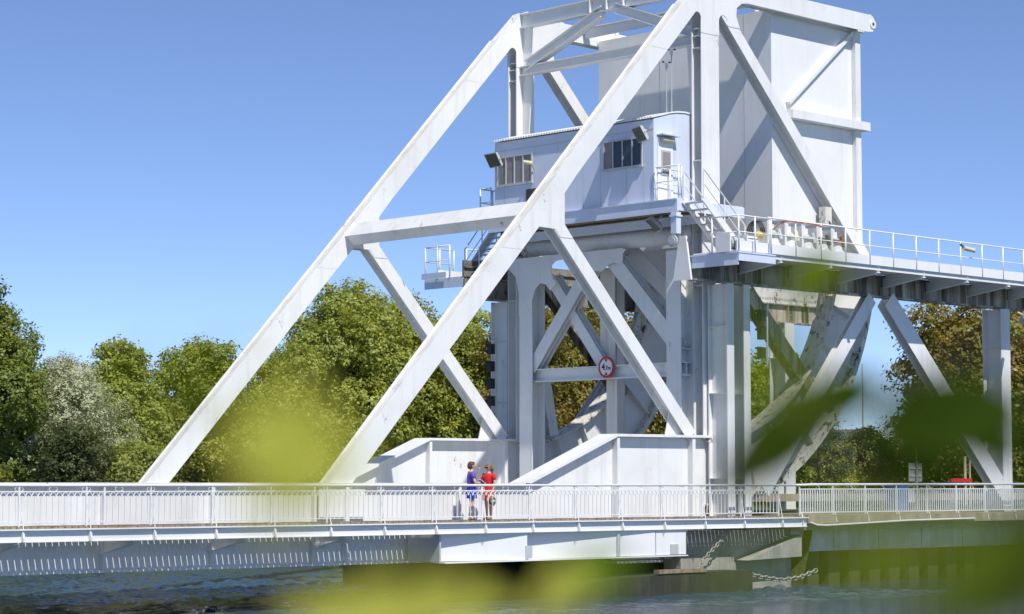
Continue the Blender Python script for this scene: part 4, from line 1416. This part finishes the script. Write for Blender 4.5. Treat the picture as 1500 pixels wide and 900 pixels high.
# far warehouse, flag mast, signs, gate, bin
wh = thing("warehouse", "long pale flat roofed warehouse far behind the bushes at right", "building", (150, 112, 2.3))
part("wall", MB().box(142, 178, 108, 124, 2.3, 6.5), 'kerb', wh)
part("roof", MB().box(141.4, 178.6, 107.2, 124.6, 6.52, 7.7), 'concpanel', wh)
m = MB()
for k in range(60):
    m.box(142.3 + k * .59, 142.36 + k * .59, 107.93, 107.997, 2.3, 6.5)
part("cladding_rib", m, 'greysteel', wh)
sh = thing("shed", "small pale gabled shed roof peeking over the bushes", "building", (100.5, 79, 2.3))
part("wall", MB().box(99, 102, 78, 81, 2.3, 4.7), 'mesh', sh)
part("roof", MB().prism([(98.7, 4.72), (102.3, 4.72), (100.5, 5.7)], 77.6, 81.4, 'y'), 'signwhite', sh)
one("flag_mast", MB().tube([(106.0, 80.2, 2.3), (106.0, 80.2, 10.4)], [.06, .035], 6), 'greysteel', "thin bare mast rising right of the pine", "mast", (106, 80.2, 2.3))
t = thing("road_sign", "grey road sign seen from behind on its post by the quay railing", "sign", (76.5, 55.2, 2.4))
part("sign_post", MB().tube([(76.5, 55.2, 2.4), (76.5, 55.2, 5.9)], .045, 8), 'greysteel', t)
part("sign_plate", MB().box(76.05, 76.95, 55.26, 55.29, 3.55, 4.3), 'greysteel', t)
part("plate_rail", MB().box(76.1, 76.9, 55.23, 55.26, 3.75, 3.8).box(76.1, 76.9, 55.23, 55.26, 4.05, 4.1), 'signwhite', t)
t = thing("barrier_gate", "raised road barrier with white uprights and red boom end", "barrier", (79.8, 53.2, 2.4))
part("upright", MB().tube([(79.6, 55.0, 2.4), (79.6, 55.0, 4.6)], .06, 8), 'cream', t)
part("upright", MB().tube([(79.95, 55.0, 2.4), (79.95, 55.0, 4.5)], .035, 8), 'cream', t)
part("boom", MB().box(78.4, 79.9, 54.85, 54.94, 3.52, 3.68), 'red', t)
t = thing("litter_bin", "bright blue bin with a white panel behind the quay railing", "bin", (71.2, 52.2, 2.44))
part("bin_body", MB().box(70.85, 71.45, 52.0, 52.5, 2.45, 3.3), 'blue', t)
part("lid", MB().box(70.8, 71.5, 51.95, 52.55, 3.302, 3.36), 'blue', t)
part("panel", MB().box(71.5, 71.95, 52.0, 52.06, 2.75, 3.25), 'signwhite', t)
m = MB().box(61.6, 90, 52.9, 53.0, 2.441, 3.0)
for k in range(14):
    m.box(61.7 + k * 2, 61.8 + k * 2, 52.84, 52.9, 2.441, 3.15)
one("crash_barrier", MB().box(61.6, 90, 58.0, 58.06, 2.75, 3.05).box(61.7, 61.8, 58.06, 58.16, 2.3, 3.05).box(75, 75.1, 58.06, 58.16, 2.3, 3.05).box(89, 89.1, 58.06, 58.16, 2.3, 3.05), 'kerb',
    "low tan crash barrier along the far side of the road", "barrier", (75, 58, 2.4))

# ------------------------------------------------------------------ out-of-focus leaves close to the camera
def fg_leaf(name, ca, cb, trans):
    m, nt, b = new_mat(name)
    g_ = nt.nodes.new("ShaderNodeNewGeometry")
    col = mix(nt, g_.outputs["Random Per Island"], (*ca, 1), (*cb, 1))
    nt.links.new(col, b.inputs["Base Color"])
    b.inputs["Roughness"].default_value = .85
    b.inputs["Specular IOR Level"].default_value = .08
    t_ = nt.nodes.new("ShaderNodeBsdfTranslucent")
    nt.links.new(col, t_.inputs["Color"])
    mx = nt.nodes.new("ShaderNodeMixShader")
    mx.inputs[0].default_value = trans
    nt.links.new(b.outputs[0], mx.inputs[1]); nt.links.new(t_.outputs[0], mx.inputs[2])
    nt.links.new(mx.outputs[0], nt.nodes["Material Output"].inputs["Surface"])
    return m
M['fg_bright'] = fg_leaf("bright_near_leaves", (.58, .60, .05), (.74, .72, .14), .5)
M['fg_green'] = fg_leaf("green_near_leaves", (.12, .22, .010), (.20, .30, .015), .4)
M['fg_shaded'] = fg_leaf("shaded_near_leaves", (.016, .036, .001), (.026, .050, .002), .12)  # shade of the foliage overhead put into a darker leaf colour
M['fg_mid'] = fg_leaf("olive_near_leaves", (.14, .22, .003), (.22, .29, .005), .45)
def blade(m, c, d, nrm, L, w):
    c, d, nrm = Vector(c), Vector(d).normalized(), Vector(nrm)
    nrm = (nrm - d * nrm.dot(d)).normalized()
    b = d.cross(nrm)
    vs, fs = [], []
    K = 8
    for k in range(K + 1):
        t_ = k / K
        ww = w / 2 * math.sin(math.pi * (t_ * .94 + .03)) ** .8
        o_ = c + d * (L * (t_ - .5)) - nrm * (.18 * L * (t_ - .5) ** 2)
        for q in (-1, 0, 1):
            vs.append(o_ + b * (q * ww) + nrm * (abs(q) * ww * .25))
    for k in range(K):
        for q in (0, 1):
            fs.append((k * 3 + q, k * 3 + q + 1, k * 3 + q + 4, k * 3 + q + 3))
    m.add(vs, fs)
# twigs of the bank shrubs beside the photographer
FG = [
    ('bright yellow green leafy twig blurred low in the left half', 'fg_bright', [(0.5301, 0.6816, 3.3266), (0.5335, 0.6741, 3.3647), (0.5344, 0.6677, 3.4155)],
     [((0.5335, 0.6686, 3.4155), (0.133, -0.234, 0.963), 0.0484, 0.0306), ((0.5583, 0.7147, 3.4137), (-0.585, 0.498, 0.641), 0.0377, 0.0243), ((0.5423, 0.6612, 3.4053), (0.594, -0.631, 0.498), 0.0331, 0.0229), ((0.4985, 0.6341, 3.4026), (-0.117, 0.005, 0.993), 0.0359, 0.0192)]),
    ('blurred yellow green leaf spray along the bottom edge left of centre', 'fg_bright', [(0.5692, 0.7143, 3.3196), (0.5948, 0.6864, 3.3479), (0.6096, 0.6707, 3.3599)],
     [((0.5948, 0.6864, 3.3479), (0.697, -0.696, 0.173), 0.0566, 0.0229), ((0.61, 0.6712, 3.3519), (0.627, -0.655, 0.421), 0.0351, 0.0189), ((0.6116, 0.7406, 3.3421), (-0.716, 0.676, 0.173), 0.037, 0.0199), ((0.6951, 0.7292, 3.345), (-0.716, 0.676, 0.173), 0.024, 0.012), ((0.6001, 0.6803, 3.3573), (0.312, -0.397, 0.863), 0.0189, 0.0135), ((0.6563, 0.7666, 3.3465), (0.656, -0.674, 0.341), 0.0449, 0.021), ((0.6737, 0.7501, 3.3436), (0.71, -0.699, 0.087), 0.0539, 0.021), ((0.6819, 0.7414, 3.3495), (0.594, -0.631, 0.498), 0.027, 0.015)]),
    ('blurred leaf tip pointing up at the bottom edge near the centre', 'fg_bright', [(0.7854, 0.7857, 3.3051), (0.7836, 0.7838, 3.3379), (0.79, 0.7762, 3.351)],
     [((0.8989, 0.8806, 3.3462), (0.594, -0.631, 0.498), 0.0487, 0.0243), ((0.8607, 0.8482, 3.3437), (0.515, -0.569, 0.641), 0.0395, 0.0198), ((0.8534, 0.8562, 3.3341), (0.071, -0.176, 0.982), 0.0359, 0.0115)]),
    ('green leaf beside the pale leaf tip at the bottom centre', 'fg_green', [(0.8209, 0.7512, 3.3051), (0.8072, 0.7609, 3.3379), (0.8014, 0.7643, 3.3593)],
     [((0.8014, 0.7643, 3.3593), (0.697, -0.696, 0.173), 0.0297, 0.0198)]),
    ('faint green leaf blurred across the left hand trees', 'fg_mid', [(0.3445, 0.5099, 3.3482), (0.349, 0.5016, 3.3841), (0.3523, 0.4946, 3.4199)],
     [((0.3488, 0.4976, 3.4235), (0.312, -0.397, 0.863), 0.0198, 0.009), ((0.3635, 0.483, 3.4271), (0.469, -0.532, 0.705), 0.0198, 0.0081)]),
    ('long dark green leaf blurred across the right half of the bridge', 'fg_shaded', [(1.3022, 0.7493, 3.526), (1.2172, 0.8364, 3.4827), (1.19, 0.8645, 3.4676), (1.1125, 0.9468, 3.4026)],
     [((1.1359, 0.921, 3.4307), (0.515, -0.569, 0.641), 0.1129, 0.0434), ((1.1565, 0.8986, 3.4524), (0.627, -0.655, 0.421), 0.0738, 0.0369), ((1.1079, 0.8766, 3.4464), (0.312, -0.397, 0.863), 0.0503, 0.0252), ((1.0849, 0.7601, 3.4373), (0.697, -0.696, 0.173), 0.0935, 0.0545), ((1.0994, 0.7471, 3.4276), (0.649, -0.575, -0.498), 0.0584, 0.0389), ((1.0773, 0.769, 3.4237), (0.312, -0.397, 0.863), 0.0584, 0.0351)]),
    ('dark green leaves blurred in front of the gantry column', 'fg_mid', [(0.8302, 0.6017, 3.3107), (0.8105, 0.6115, 3.3973), (0.7821, 0.6338, 3.4451), (0.7892, 0.6219, 3.4914)],
     [((1.1822, 0.9344, 3.5371), (0.312, -0.397, 0.863), 0.0404, 0.0279), ((1.1868, 0.9294, 3.5416), (0.656, -0.674, 0.341), 0.0315, 0.018), ((0.5424, 0.4475, 3.442), (0.071, -0.176, 0.982), 0.0315, 0.0105), ((0.5476, 0.4438, 3.4295), (0.312, -0.397, 0.863), 0.0252, 0.0105)]),
    ('green leaf spray blurred over the quay at the lower right', 'fg_mid', [(0.7075, 0.4365, 3.3548), (0.6757, 0.4658, 3.3692), (0.638, 0.5026, 3.3668)],
     [((0.6899, 0.5208, 3.3787), (0.691, -0.693, 0.207), 0.0484, 0.0087), ((0.4027, 0.3095, 3.3867), (0.71, -0.699, 0.087), 0.0389, 0.009), ((0.4179, 0.2951, 3.3837), (0.697, -0.696, 0.173), 0.03, 0.009), ((0.614, 0.526, 3.3668), (0.697, -0.696, 0.173), 0.0264, 0.0072), ((0.7209, 0.4906, 3.3799), (0.515, -0.569, 0.641), 0.028, 0.0115)]),
    ('dark leaf mass blurred in the bottom right corner', 'fg_shaded', [(1.1776, 0.6822, 3.3266), (1.1211, 0.7358, 3.3383)],
     [((0.815, 0.5415, 3.3577), (0.594, -0.631, 0.498), 0.0541, 0.0313), ((0.8201, 0.5345, 3.3776), (0.312, -0.397, 0.863), 0.0427, 0.0228), ((0.7991, 0.5579, 3.3492), (0.656, -0.674, 0.341), 0.037, 0.0171)]),
]
for lab, mt, stem, leaves in FG:
    t = thing("leafy_twig", lab, "twig", stem[0], "twigs close to the camera")
    part("stem", MB().tube([(stem[0][0], stem[0][1], 1.7)] + list(stem), [.004] + [.0016] * len(stem), 6), 'bark', t)
    m = MB()
    for c, d, L, w in leaves:
        blade(m, c, d, (-.62, -.70, .35), L, w)
    part("leaves", m, mt, t, smooth=True)
